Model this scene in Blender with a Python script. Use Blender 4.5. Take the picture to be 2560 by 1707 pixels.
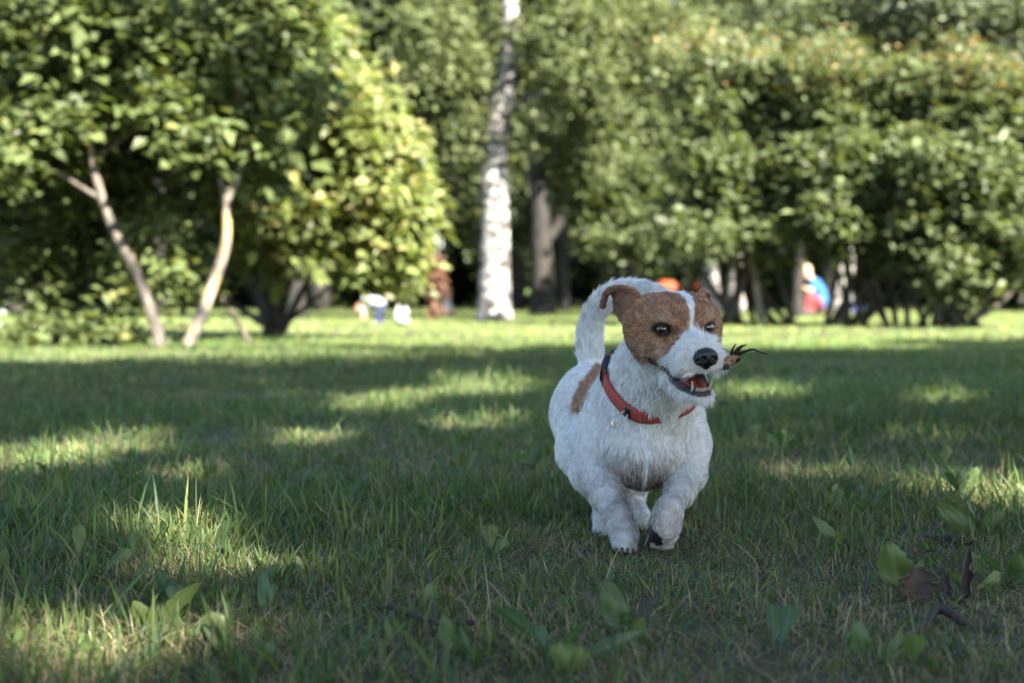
import bpy, bmesh, math, random
import numpy as np
from mathutils import Vector, Matrix, Euler

for _o in list(bpy.data.objects):
    bpy.data.objects.remove(_o)
SC = bpy.context.scene
COL = SC.collection
RNG = np.random.default_rng(7)
random.seed(7)

# ---------------------------------------------------------------- camera
FPX, HOR, CAMH = 3555.6, 745.0, 0.30        # focal length and horizon row in photo pixels, eye height in metres
PITCH = math.atan((853.5 - HOR) / FPX)
cam_d = bpy.data.cameras.new('camera')
cam = bpy.data.objects.new('camera', cam_d); COL.objects.link(cam)
cam.location = (0, 0, CAMH)
cam.rotation_euler = (math.pi / 2 - PITCH, 0, 0)
cam_d.lens = 50; cam_d.sensor_width = 36; cam_d.sensor_fit = 'HORIZONTAL'
cam_d.clip_start = 0.05; cam_d.clip_end = 2000
cam_d.dof.use_dof = True
cam_d.dof.focus_distance = 1.60
cam_d.dof.aperture_fstop = 5.0
SC.camera = cam
SC.render.resolution_x, SC.render.resolution_y = 1024, 682

# ---------------------------------------------------------------- light
SUN_EL, SUN_AZ = math.radians(38), math.radians(139)   # azimuth clockwise from +Y (view direction): right, a little behind the camera
SUN_DIR = Vector((math.sin(SUN_AZ) * math.cos(SUN_EL), math.cos(SUN_AZ) * math.cos(SUN_EL), math.sin(SUN_EL)))
world = bpy.data.worlds.new('World'); SC.world = world; world.use_nodes = True
wn = world.node_tree.nodes; wl = world.node_tree.links
bg = wn['Background']
sky = wn.new('ShaderNodeTexSky'); sky.sky_type = 'NISHITA'; sky.sun_disc = False
sky.sun_elevation = SUN_EL; sky.sun_rotation = SUN_AZ; sky.air_density = 1.0; sky.dust_density = 0.7; sky.ozone_density = 2.0
wl.new(sky.outputs[0], bg.inputs[0]); bg.inputs[1].default_value = 0.062
sun_d = bpy.data.lights.new('sun', 'SUN'); sun_d.energy = 5.0; sun_d.angle = math.radians(0.53); sun_d.color = (1.0, 0.93, 0.80)
sun = bpy.data.objects.new('sun', sun_d); COL.objects.link(sun)
sun.rotation_euler = SUN_DIR.to_track_quat('Z', 'Y').to_euler()
sun.location = (6, -3, 8)
vs = SC.view_settings
vs.view_transform = 'Standard'; vs.look = 'None'; vs.gamma = 1.0; vs.use_curve_mapping = False
vs.exposure = 2.7
SC.cycles.use_denoising = True
SC.cycles.max_bounces = 7; SC.cycles.diffuse_bounces = 4; SC.cycles.glossy_bounces = 2
SC.cycles.transmission_bounces = 4; SC.cycles.transparent_max_bounces = 6
SC.cycles.sample_clamp_indirect = 6.0

# ---------------------------------------------------------------- helpers
def W(u, v, d):
    """Point at distance d (world y) that the lens sees at photo pixel u, v."""
    cx, cz = (u - 1280.0) / FPX, (853.5 - v) / FPX
    y = math.cos(PITCH) + math.sin(PITCH) * cz
    z = -math.sin(PITCH) + math.cos(PITCH) * cz
    return np.array([cx * d / y, d, CAMH + z * d / y])

def tag(o, label=None, cat=None, group=None, kind=None):
    if label: o['label'] = label
    if cat: o['category'] = cat
    if group: o['group'] = group
    if kind: o['kind'] = kind
    return o

def empty(name, loc=(0, 0, 0), rz=0.0):
    o = bpy.data.objects.new(name, None); COL.objects.link(o)
    o.location = tuple(float(c) for c in loc); o.rotation_euler = (0, 0, rz); o.empty_display_size = 0.05
    return o

def link(name, me, mat=None, parent=None):
    """Link a mesh given in world coordinates; under a parent it keeps its place."""
    o = bpy.data.objects.new(name, me); COL.objects.link(o)
    if mat is not None and not me.materials: me.materials.append(mat)
    if parent is not None:
        o.parent = parent
        m = Matrix.Identity(4); p = parent
        while p is not None:
            m = Matrix.LocRotScale(p.location, p.rotation_euler, p.scale) @ m; p = p.parent
        o.location, q, o.scale = (m.inverted()).decompose(); o.rotation_euler = q.to_euler()
    return o

def mesh_np(name, co, faces, smooth=True, attrs=None):
    """Mesh from arrays; faces an (n,k) array or a list of such arrays; attrs {name: (n,3) point colours}."""
    if not isinstance(faces, list): faces = [faces]
    faces = [np.asarray(f, np.int32) for f in faces if len(f)]
    me = bpy.data.meshes.new(name)
    co = np.ascontiguousarray(co, np.float32)
    me.vertices.add(len(co)); me.vertices.foreach_set('co', co.ravel())
    loops = np.concatenate([f.ravel() for f in faces])
    tot = np.concatenate([np.full(len(f), f.shape[1], np.int32) for f in faces])
    start = np.concatenate([[0], np.cumsum(tot)[:-1]]).astype(np.int32)
    me.loops.add(len(loops)); me.loops.foreach_set('vertex_index', loops)
    me.polygons.add(len(tot)); me.polygons.foreach_set('loop_start', start)
    try: me.polygons.foreach_set('loop_total', tot)
    except Exception: pass
    me.update(calc_edges=True)
    if smooth: me.polygons.foreach_set('use_smooth', np.ones(len(tot), bool))
    for k, c in (attrs or {}).items():
        at = me.attributes.new(k, 'FLOAT_COLOR', 'POINT')
        c4 = np.ones((len(co), 4), np.float32); c4[:, :3] = c
        at.data.foreach_set('color', c4.ravel())
    me.validate()
    return me

def unit(v):
    v = np.asarray(v, float); return v / (np.linalg.norm(v, axis=-1, keepdims=True) + 1e-12)

def tube(pts, rad, n=8, cap=True):
    """Rings along a polyline; returns (co, [quads, tris])."""
    pts = np.asarray(pts, float); rad = np.broadcast_to(np.asarray(rad, float), (len(pts),))
    tan = unit(np.gradient(pts, axis=0))
    ref = np.array([0, 0, 1.0]) if abs(tan[0][2]) < .9 else np.array([1.0, 0, 0])
    co = []; x = unit(np.cross(ref, tan[0]))
    for p, t, r in zip(pts, tan, rad):
        x = unit(x - t * (x @ t)); y = np.cross(t, x)
        a = np.linspace(0, 2 * np.pi, n, endpoint=False)
        co.append(p + r * (np.cos(a)[:, None] * x + np.sin(a)[:, None] * y))
    m = len(pts); co = np.concatenate(co)
    i = np.arange(m - 1)[:, None] * n; j = np.arange(n)[None]; j2 = (j + 1) % n
    q = np.stack([i + j, i + j2, i + n + j2, i + n + j], -1).reshape(-1, 4)
    tris = np.zeros((0, 3), int)
    if cap:
        co = np.concatenate([co, pts[:1], pts[-1:]]); b = m * n
        jj = np.arange(n); k2 = (jj + 1) % n
        tris = np.concatenate([np.stack([k2, jj, np.full(n, b)], -1), np.stack([(m - 1) * n + jj, (m - 1) * n + k2, np.full(n, b + 1)], -1)])
    return co, [q, tris]

def merge(parts):
    co = []; q = []; t = []; o = 0
    for c, (a, b) in parts:
        co.append(c); q.append(np.asarray(a).reshape(-1, 4) + o); t.append(np.asarray(b).reshape(-1, 3) + o); o += len(c)
    return np.concatenate(co), [np.concatenate(q).astype(int), np.concatenate(t).astype(int)]

def box_np(cx, cy, cz, sx, sy, sz):
    s = np.array([[-1,-1,-1],[1,-1,-1],[1,1,-1],[-1,1,-1],[-1,-1,1],[1,-1,1],[1,1,1],[-1,1,1]], float) * .5
    return s * [sx, sy, sz] + [cx, cy, cz], [np.array([[0,3,2,1],[4,5,6,7],[0,1,5,4],[1,2,6,5],[2,3,7,6],[3,0,4,7]]), np.zeros((0, 3), int)]

def smooth_path(P, n):
    """Catmull-Rom resample of a polyline (any columns)."""
    P = np.asarray(P, float); Q = np.vstack([2 * P[0] - P[1], P, 2 * P[-1] - P[-2]])
    t = np.linspace(0, len(P) - 1 - 1e-9, n); i = t.astype(int); f = (t - i)[:, None]
    a, b, c, d = Q[i], Q[i + 1], Q[i + 2], Q[i + 3]
    return .5 * (2 * b + (c - a) * f + (2 * a - 5 * b + 4 * c - d) * f ** 2 + (3 * b - a - 3 * c + d) * f ** 3)

def vnoise(p, s, seed=0):
    """Smooth pseudo-noise in about -1..1 on (n,3) points, feature size s."""
    r = np.random.default_rng(seed); out = np.zeros(len(p))
    for _ in range(5):
        k = unit(r.normal(size=3)) * r.uniform(.6, 1.5) * 2 * np.pi / (s * 2.2)
        out += np.sin(p @ k + r.uniform(0, 6.28) + 1.2 * np.sin(p @ (unit(r.normal(size=3)) * 2 * np.pi / (s * 3.1)) + r.uniform(0, 6.28)))
    return out / 3.0

# ---- materials
def new_mat(name):
    m = bpy.data.materials.new(name); m.use_nodes = True
    return m, m.node_tree.nodes, m.node_tree.links, m.node_tree.nodes['Principled BSDF']

def simple(name, col, rough=.6, noise=0.0, scale=40.0, metallic=0.0, bump=0.0, col2=None, coords='Object'):
    m, n, l, b = new_mat(name)
    b.inputs['Roughness'].default_value = rough; b.inputs['Metallic'].default_value = metallic
    b.inputs['Base Color'].default_value = (*col, 1)
    tc = n.new('ShaderNodeTexCoord'); nz = n.new('ShaderNodeTexNoise'); nz.inputs['Scale'].default_value = scale; nz.inputs['Detail'].default_value = 5
    l.new(tc.outputs[coords], nz.inputs['Vector'])
    if noise or col2:
        mx = n.new('ShaderNodeMix'); mx.data_type = 'RGBA'
        c2 = col2 or tuple(c * (1 - noise) for c in col)
        mx.inputs['A'].default_value = (*col, 1); mx.inputs['B'].default_value = (*c2, 1)
        rp = n.new('ShaderNodeMapRange'); rp.inputs['From Min'].default_value = .35; rp.inputs['From Max'].default_value = .65
        l.new(nz.outputs['Fac'], rp.inputs['Value']); l.new(rp.outputs[0], mx.inputs['Factor']); l.new(mx.outputs['Result'], b.inputs['Base Color'])
    if bump:
        bp = n.new('ShaderNodeBump'); bp.inputs['Strength'].default_value = bump; bp.inputs['Distance'].default_value = .01
        l.new(nz.outputs['Fac'], bp.inputs['Height']); l.new(bp.outputs[0], b.inputs['Normal'])
    return m

def attr_mat(name, rough=.6, transl=0.0, attr='col', spec=.3, tint=(1, 1, 1), tscale=1.0):
    """Colour from a point attribute; transl mixes in light passing through (leaves)."""
    m, n, l, b = new_mat(name)
    at = n.new('ShaderNodeAttribute'); at.attribute_name = attr
    l.new(at.outputs['Color'], b.inputs['Base Color'])
    b.inputs['Roughness'].default_value = rough; b.inputs['Specular IOR Level'].default_value = spec
    if transl:
        t = n.new('ShaderNodeBsdfTranslucent'); mx = n.new('ShaderNodeMixShader'); mx.inputs[0].default_value = transl
        g = n.new('ShaderNodeMix'); g.data_type = 'RGBA'; g.blend_type = 'MULTIPLY'; g.inputs['Factor'].default_value = 1
        g.inputs['B'].default_value = (tint[0] * tscale, tint[1] * tscale, tint[2] * tscale, 1)
        l.new(at.outputs['Color'], g.inputs['A']); l.new(g.outputs['Result'], t.inputs['Color'])
        l.new(b.outputs[0], mx.inputs[1]); l.new(t.outputs[0], mx.inputs[2]); l.new(mx.outputs[0], n['Material Output'].inputs[0])
    return m

# ---- signed-distance modelling (one continuous skin)
class Field:
    """Blend of rounded cones and ellipsoids, turned into one mesh by surface nets."""
    def __init__(self, h): self.h = h; self.pr = []
    def cone(self, a, b, ra, rb, k=.012, sub=False, tag=None):
        a = np.asarray(a, float); b = np.asarray(b, float); r = max(ra, rb)
        self.pr.append(dict(t='c', a=a, b=b, ra=ra, rb=rb, k=k, sub=sub, tag=tag, lo=np.minimum(a, b) - r, hi=np.maximum(a, b) + r))
    def chain(self, pts, rads, k=.012, tag=None):
        for i in range(len(pts) - 1): self.cone(pts[i], pts[i + 1], rads[i], rads[i + 1], k, tag=tag)
    def ell(self, c, r, R=None, k=.012, sub=False, tag=None):
        c = np.asarray(c, float); r = np.asarray(r, float); m = r.max()
        self.pr.append(dict(t='e', c=c, r=r, R=np.eye(3) if R is None else np.asarray(R, float), k=k, sub=sub, tag=tag, lo=c - m, hi=c + m))
    @staticmethod
    def dist(p, P):
        if p['t'] == 'c':
            ab = p['b'] - p['a']; L2 = ab @ ab + 1e-12
            t = np.clip(((P - p['a']) @ ab) / L2, 0, 1)
            d = P - p['a'] - t[..., None] * ab
            return np.sqrt((d * d).sum(-1)) - (p['ra'] + (p['rb'] - p['ra']) * t)
        q = (P - p['c']) @ p['R']            # columns of R are the axes
        k0 = np.sqrt(((q / p['r']) ** 2).sum(-1)); k1 = np.sqrt(((q / p['r'] ** 2) ** 2).sum(-1))
        return k0 * (k0 - 1) / (k1 + 1e-9)
    @staticmethod
    def blend(d, e, k, sub):
        if sub:
            e = -e; x = np.clip(.5 - .5 * (d - e) / k, 0, 1); return d * (1 - x) + e * x + k * x * (1 - x)
        x = np.clip(.5 + .5 * (d - e) / k, 0, 1); return d * (1 - x) + e * x - k * x * (1 - x)
    def eval(self, P):
        d = np.full(P.shape[:-1], .05)
        for p in self.pr: d = self.blend(d, self.dist(p, P), p['k'], p['sub'])
        return d
    def mesh(self):
        h = self.h; pad = 4 * h
        lo = np.min([p['lo'] for p in self.pr if not p['sub']], 0) - pad; hi = np.max([p['hi'] for p in self.pr if not p['sub']], 0) + pad
        n = np.ceil((hi - lo) / h).astype(int) + 1
        G = np.full(n, .05, np.float32)
        ax = [lo[i] + h * np.arange(n[i]) for i in range(3)]
        for p in self.pr:
            m = p['k'] + 3 * h
            a = np.clip(np.floor((p['lo'] - m - lo) / h).astype(int), 0, n); b = np.clip(np.ceil((p['hi'] + m - lo) / h).astype(int) + 1, 0, n)
            if (b <= a).any(): continue
            s = tuple(slice(a[i], b[i]) for i in range(3))
            P = np.stack(np.meshgrid(*[ax[i][s[i]] for i in range(3)], indexing='ij'), -1)
            G[s] = self.blend(G[s], self.dist(p, P), p['k'], p['sub'])
        return surface_net(G, lo, h)

def surface_net(G, lo, h):
    S = G < 0; nx, ny, nz = G.shape
    cnt = np.zeros((nx - 1, ny - 1, nz - 1), np.int8); pos = np.zeros((nx - 1, ny - 1, nz - 1, 3), np.float32)
    quads = []
    for ax in range(3):
        sl0 = [slice(None)] * 3; sl1 = [slice(None)] * 3; sl0[ax] = slice(0, -1); sl1[ax] = slice(1, None)
        A, B = S[tuple(sl0)], S[tuple(sl1)]
        I = np.argwhere(A != B)
        ga = G[tuple(sl0)][tuple(I.T)]; gb = G[tuple(sl1)][tuple(I.T)]; f = ga / (ga - gb)
        X = I.astype(np.float32); X[:, ax] += f
        o1, o2 = [a for a in range(3) if a != ax]
        ok = np.ones(len(I), bool)
        for a_ in (o1, o2): ok &= (I[:, a_] > 0) & (I[:, a_] < G.shape[a_] - 1)
        I, X = I[ok], X[ok]; flip = A[tuple(I.T)]
        cells = []
        for d1, d2 in ((0, 0), (1, 0), (1, 1), (0, 1)):
            c = I.copy(); c[:, o1] -= d1; c[:, o2] -= d2
            np.add.at(cnt, tuple(c.T), 1); np.add.at(pos, tuple(c.T), X)
            cells.append(np.ravel_multi_index(c.T, cnt.shape))
        q = np.stack(cells, 1)
        if ax == 1: flip = ~flip
        q[~flip] = q[~flip][:, ::-1]
        quads.append(q)
    used = np.flatnonzero(cnt.ravel()); idx = np.full(cnt.size, -1); idx[used] = np.arange(len(used))
    co = pos.reshape(-1, 3)[used] / cnt.ravel()[used][:, None]
    return co * h + lo, idx[np.concatenate(quads)]

def vert_normals(co, q):
    fn = np.cross(co[q[:, 2]] - co[q[:, 0]], co[q[:, 3]] - co[q[:, 1]])
    n = np.zeros_like(co)
    for j in range(4): np.add.at(n, q[:, j], fn)
    return unit(n)
# ================================================================ ground and grass
def ground_xy(u, v):
    y = CAMH * FPX / (v - HOR); return np.array([(u - 1280) / FPX * y, y])

def build_ground():
    m, n, l, b = new_mat('lawn_soil')
    tc = n.new('ShaderNodeTexCoord')
    n1 = n.new('ShaderNodeTexNoise'); n1.inputs['Scale'].default_value = 1.3; n1.inputs['Detail'].default_value = 8
    n2 = n.new('ShaderNodeTexNoise'); n2.inputs['Scale'].default_value = 45; n2.inputs['Detail'].default_value = 6
    for x in (n1, n2): l.new(tc.outputs['Object'], x.inputs['Vector'])
    r1 = n.new('ShaderNodeValToRGB'); r1.color_ramp.elements[0].color = (.030, .042, .014, 1); r1.color_ramp.elements[1].color = (.075, .085, .030, 1)
    r1.color_ramp.elements[0].position = .35; r1.color_ramp.elements[1].position = .65
    r2 = n.new('ShaderNodeValToRGB'); r2.color_ramp.elements[0].color = (.012, .012, .006, 1); r2.color_ramp.elements[1].color = (.085, .080, .036, 1)
    r2.color_ramp.elements[0].position = .40; r2.color_ramp.elements[1].position = .68
    l.new(n1.outputs['Fac'], r1.inputs[0]); l.new(n2.outputs['Fac'], r2.inputs[0])
    mx = n.new('ShaderNodeMix'); mx.data_type = 'RGBA'; mx.inputs['Factor'].default_value = .5
    l.new(r1.outputs[0], mx.inputs['A']); l.new(r2.outputs[0], mx.inputs['B']); l.new(mx.outputs['Result'], b.inputs['Base Color'])
    b.inputs['Roughness'].default_value = .95
    bp = n.new('ShaderNodeBump'); bp.inputs['Strength'].default_value = .8; bp.inputs['Distance'].default_value = .02
    l.new(n2.outputs['Fac'], bp.inputs['Height']); l.new(bp.outputs[0], b.inputs['Normal'])
    S = 400.0
    me = mesh_np('lawn', np.array([[-S, -S, 0], [S, -S, 0], [S, S * 1.5, 0], [-S, S * 1.5, 0]]), np.array([[0, 1, 2, 3]]))
    tag(link('lawn', me, m), 'park lawn', kind='structure')

def blades(x, y, h, w, seg, col_root, col_tip, lean, rng, droop=.6):
    """Tapered bent strips; seg quads each, closing in a point."""
    N = len(x); az = rng.uniform(0, 2 * np.pi, N); fa = rng.uniform(0, 2 * np.pi, N)
    d = np.stack([np.cos(az), np.sin(az), np.zeros(N)], 1) * lean[:, None]
    s = np.stack([np.cos(fa), np.sin(fa), np.zeros(N)], 1)
    nv = 2 * seg + 1
    co = np.empty((N, nv, 3)); col = np.empty((N, nv, 3))
    base = np.stack([x, y, np.full(N, -.002)], 1)
    for k in range(seg + 1):
        t = k / seg
        z = h * (t - .35 * droop * lean * t * t); p = base + d * (h * t ** 1.6)[:, None]; p[:, 2] += z
        ww = w * (1 - t) ** .55 * (.75 + .6 * t)
        c = col_root * (1 - t) + col_tip * t
        if k < seg:
            co[:, 2 * k] = p - s * ww[:, None] * .5; co[:, 2 * k + 1] = p + s * ww[:, None] * .5; col[:, 2 * k] = c; col[:, 2 * k + 1] = c
        else: co[:, 2 * k] = p; col[:, 2 * k] = c
    b0 = (np.arange(N) * nv)[:, None]
    q = np.concatenate([b0 + np.array([[2 * k, 2 * k + 1, 2 * k + 3, 2 * k + 2]]) for k in range(seg - 1)]) if seg > 1 else np.zeros((0, 4), int)
    t3 = b0 + np.array([[2 * seg - 2, 2 * seg - 1, 2 * seg]])
    return co.reshape(-1, 3), q, t3, col.reshape(-1, 3)

def build_grass():
    rng = np.random.default_rng(21)
    CO, Q, T, C = [], [], [], []; off = 0
    zones = [(.82, 2.3, 23000, 3, 1.0, 1.0), (2.3, 5.0, 9300, 3, 1.15, 1.05), (5.0, 10.0, 3300, 2, 1.9, 1.1), (10.0, 30.0, 420, 1, 4.2, 1.15), (30.0, 75.0, 46, 1, 14.0, 1.3)]
    for y0, y1, den, seg, wf, hf in zones:
        hw = lambda y: .36 * y * (1.18 if y0 < 4 else 1.32) + .35
        n = int(den * (hw(y0) + hw(y1)) * (y1 - y0))
        yy = rng.uniform(y0, y1, int(n * 1.6)); xx = rng.uniform(-1, 1, len(yy)) * hw(y1)
        ok = np.abs(xx) < hw(yy); xx, yy = xx[ok], yy[ok]
        P = np.stack([xx, yy, np.zeros(len(xx))], 1)
        big = vnoise(P, .55, 31); sm = vnoise(P, .12, 32); vb = vnoise(P, 1.9, 33)
        keep = rng.random(len(xx)) < np.clip(.78 + .30 * sm + .18 * big, .25, 1)      # tufted, uneven sward
        P, big, sm, vb = P[keep], big[keep], sm[keep], vb[keep]; xx, yy = P[:, 0], P[:, 1]; N = len(xx)
        dry = rng.random(N) < np.clip(np.where(yy < 2.6, .48, .32) - .16 * big + .14 * sm, .1, .75)
        h = rng.gamma(6, .0036, N) * (1 + .28 * big + .15 * sm) * hf
        h = np.where(rng.random(N) < .05, h * rng.uniform(1.5, 2.4, N), h)
        h = np.where(dry, h * rng.uniform(.5, 1.15, N), h); h = np.clip(h, .010, .095); h *= 1 - .5 * np.exp(-(((xx - .165) / .16) ** 2 + ((yy - 1.72) / .22) ** 2))     # shorter where the dog treads
        w = np.where(dry, rng.uniform(.0010, .0019, N), rng.uniform(.0022, .0054, N)) * wf
        lean = np.where(dry, np.abs(rng.normal(.55, .45, N)), np.abs(rng.normal(.42, .34, N)))
        flat = rng.random(N) < .14; lean = np.where(flat & dry, rng.uniform(1.2, 2.4, N), lean)
        g = np.array([.084, .138, .045]) * (1 + 1.45 * np.clip((yy - 6.5) / 5, 0, 1))[:, None] * (1 + .28 * vb[:, None]) * np.exp(rng.normal(0, .22, N))[:, None]  # far blades paler: brightness of the sunlit strip put into their colour
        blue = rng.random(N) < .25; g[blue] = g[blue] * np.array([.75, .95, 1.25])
        yel = rng.random(N) < .2; g[yel] = g[yel] * np.array([1.55, 1.25, .95]); g *= 1 + np.clip((yy - 6.5) / 5, 0, 1)[:, None] * np.array([.22, .04, -.05])  # yellow of the sunlit strip painted into the far blades
        s = np.array([.335, .28, .16]) * (1 + .5 * np.clip((yy - 6.5) / 5, 0, 1))[:, None] * np.exp(rng.normal(0, .25, N))[:, None]  # far straw lightened likewise, sunlight put into its colour
        tip = np.where(dry[:, None], s, g); root = np.where(dry[:, None], s * .8, g * .8 + np.array([.035, .03, .008]))
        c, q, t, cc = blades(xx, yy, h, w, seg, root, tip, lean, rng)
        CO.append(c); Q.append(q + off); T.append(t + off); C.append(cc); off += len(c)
    # flat dry thatch between the near blades
    n = 52000; yy = .82 + 2.1 * rng.random(n) ** 1.2; xx = rng.uniform(-1, 1, n) * (.36 * yy * 1.18 + .35)
    s = np.array([.24, .20, .115]) * np.exp(rng.normal(0, .35, n))[:, None]
    c, q, t, cc = blades(xx, yy, rng.uniform(.008, .022, n), rng.uniform(.0008, .0018, n), 2, s, s, rng.uniform(1.2, 3.2, n), rng, droop=.25)
    CO.append(c); Q.append(q + off); T.append(t + off); C.append(cc); off += len(c)
    gm = attr_mat('grass_blade', rough=.45, transl=.42, spec=.35, tint=(1.15, 1.12, .65), tscale=1.0)
    me = mesh_np('grass', np.concatenate(CO), [np.concatenate(Q), np.concatenate(T)], attrs={'col': np.clip(np.concatenate(C), 0, .8)})
    tag(link('grass', me, gm), 'green lawn grass mixed with dry straw blades', 'grass', kind='stuff')
build_ground()
build_grass()
# ================================================================ trees and shrubs
LEAF = attr_mat('leaf', rough=.46, transl=.40, spec=.42, tint=(1.25, 1.2, .55), tscale=1.0)
LEAF_DULL = attr_mat('leaf_far', rough=.55, transl=.34, spec=.3, tint=(1.2, 1.15, .6), tscale=1.0)
def bark_mat(name, c1, c2, c3=None, scale=9, stretch=.25, lo=.42, hi=.60):
    m, n, l, b = new_mat(name)
    tc = n.new('ShaderNodeTexCoord'); mp = n.new('ShaderNodeMapping'); mp.inputs['Scale'].default_value = (1, 1, stretch)
    l.new(tc.outputs['Object'], mp.inputs[0])
    nz = n.new('ShaderNodeTexNoise'); nz.inputs['Scale'].default_value = scale; nz.inputs['Detail'].default_value = 7; nz.inputs['Roughness'].default_value = .65
    l.new(mp.outputs[0], nz.inputs['Vector'])
    r = n.new('ShaderNodeValToRGB'); r.color_ramp.elements[0].position = lo; r.color_ramp.elements[0].color = (*c1, 1); r.color_ramp.elements[1].position = hi; r.color_ramp.elements[1].color = (*c2, 1)
    l.new(nz.outputs['Fac'], r.inputs[0]); out = r.outputs[0]
    if c3:
        n3 = n.new('ShaderNodeTexNoise'); n3.inputs['Scale'].default_value = scale * .45; n3.inputs['Detail'].default_value = 4; l.new(tc.outputs['Object'], n3.inputs['Vector'])
        rr = n.new('ShaderNodeMapRange'); rr.inputs['From Min'].default_value = .56; rr.inputs['From Max'].default_value = .66; l.new(n3.outputs['Fac'], rr.inputs[0])
        mx = n.new('ShaderNodeMix'); mx.data_type = 'RGBA'; mx.inputs['B'].default_value = (*c3, 1); l.new(rr.outputs[0], mx.inputs['Factor']); l.new(out, mx.inputs['A']); out = mx.outputs['Result']
    l.new(out, b.inputs['Base Color']); b.inputs['Roughness'].default_value = .85
    bp = n.new('ShaderNodeBump'); bp.inputs['Strength'].default_value = .6; bp.inputs['Distance'].default_value = .03; l.new(nz.outputs['Fac'], bp.inputs['Height']); l.new(bp.outputs[0], b.inputs['Normal'])
    return m
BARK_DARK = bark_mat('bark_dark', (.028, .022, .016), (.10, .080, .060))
BARK_SHADED = bark_mat('bark_shaded', (.010, .009, .008), (.040, .034, .029), scale=13)  # far trunks: shade of the crowns put into the bark colour
BARK_GREY = bark_mat('bark_grey', (.050, .042, .036), (.19, .16, .13), scale=13)
BARK_PALE = bark_mat('bark_pale', (.10, .082, .066), (.34, .29, .23), (.34, .25, .10), scale=14)
BARK_BIRCH = bark_mat('bark_birch', (.040, .035, .032), (.46, .44, .41), scale=5.0, stretch=2.2, lo=.43, hi=.60)

def leaves(P, size, rng, colA, colB, up=.5, aspect=.55, jit=.3, colC=None, pC=0.0, face=None):
    """Folded pointed leaves at points P; returns co, quads, colours."""
    N = len(P)
    nrm = rng.normal(size=(N, 3)); nrm[:, 2] = np.abs(nrm[:, 2]) + up
    nrm = unit(nrm) + np.array(SUN_DIR) * .75          # leaves turn towards the light
    nrm = unit(nrm)
    d = rng.normal(size=(N, 3)); d[:, 2] -= .35; d = unit(d - nrm * (d * nrm).sum(1, keepdims=True)); s = np.cross(nrm, d)
    L = size * np.exp(rng.normal(0, .30, N)); Wd = L * aspect
    a = P; b = P + d * (L * .45)[:, None] + s * (Wd * .5)[:, None] + nrm * (Wd * .14)[:, None]
    e = P + d * (L * .45)[:, None] - s * (Wd * .5)[:, None] + nrm * (Wd * .14)[:, None]
    tpt = P + d * L[:, None] - nrm * (L * .10)[:, None]
    co = np.stack([a, b, tpt, e], 1).reshape(-1, 3)
    i = (np.arange(N) * 4)[:, None]
    tr = np.concatenate([i + np.array([[0, 1, 2]]), i + np.array([[0, 2, 3]])])
    f = rng.random(N)[:, None]; c = np.asarray(colA) * (1 - f) + np.asarray(colB) * f
    c = c * np.exp(rng.normal(0, jit, N))[:, None]
    if colC is not None: k = rng.random(N) < pC; c[k] = np.asarray(colC) * np.exp(rng.normal(0, .2, k.sum()))[:, None]
    return co, tr, np.repeat(np.clip(c, 0, .8), 4, 0)

def cloud(ells, rng, twig=7, spread=.13, shell=.55, lumps=16):
    """Leaf positions in sprays: every ellipsoid (centre, radii, number of sprays) is broken into smaller lumps with gaps between."""
    sub = []
    for c, r, n in ells:
        c, r = np.asarray(c, float), np.asarray(r, float)
        if n < 60: sub.append((c, r, n)); continue
        sub.append((c, r * .85, int(n * .42)))
        for _ in range(lumps):
            v = unit(rng.normal(size=3)); sub.append((c + v * r * rng.uniform(.45, .8), r * rng.uniform(.20, .44), max(4, int(n * .90 / lumps))))
    out = []
    for c, r, n in sub:
        v = unit(rng.normal(size=(n, 3))); rad = rng.random(n) ** (1 / 3.0); rad = np.where(rng.random(n) < shell, 1 - .28 * rng.random(n) ** 1.5, rad)
        bump = 1 + .22 * vnoise(v * 1.0, .5, int(rng.integers(1e6)))
        t = c + v * r * (rad * bump)[:, None]
        ax = unit(v * .6 + rng.normal(size=(n, 3)) * .6)
        k = rng.integers(max(2, twig - 3), twig + 4, n)
        idx = np.repeat(np.arange(n), k)
        out.append(t[idx] + ax[idx] * rng.uniform(-1, 1, len(idx))[:, None] * spread + rng.normal(size=(len(idx), 3)) * spread * .42)
    return np.concatenate(out)

def leaf_mesh(name, parts):
    co, tr, cl = [], [], []; o = 0
    for c, t, k in parts: co.append(c); tr.append(t + o); cl.append(k); o += len(c)
    return mesh_np(name, np.concatenate(co), np.concatenate(tr), smooth=False, attrs={'col': np.concatenate(cl)})

def limbs(specs):
    """(points, radii, sides) -> one tube mesh."""
    return merge([tube(smooth_path(p, max(6, 4 * len(p))), np.interp(np.linspace(0, 1, max(6, 4 * len(p))), np.linspace(0, 1, len(r)), r), n) for p, r, n in specs])

def plant(name, label, cat, base, trunk_specs, bark, leaf_parts, lmat, group=None):
    base = np.asarray(base, float)
    o = empty(name, (base[0], base[1], 0)); tag(o, label, cat, group)
    if trunk_specs:
        c, f = limbs(trunk_specs); link('trunk', mesh_np(name + '_trunk', c, f), bark, o)
    link('crown', leaf_mesh(name + '_crown', leaf_parts), lmat, o)
    return o

def E_(u, v, d, ru, rv, rd, n):
    """Foliage ellipsoid of half-size ru x rv photo pixels at distance d, rd metres deep."""
    s = d / FPX; return (W(u, v, d), (ru * s, rd, rv * s), n)

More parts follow.
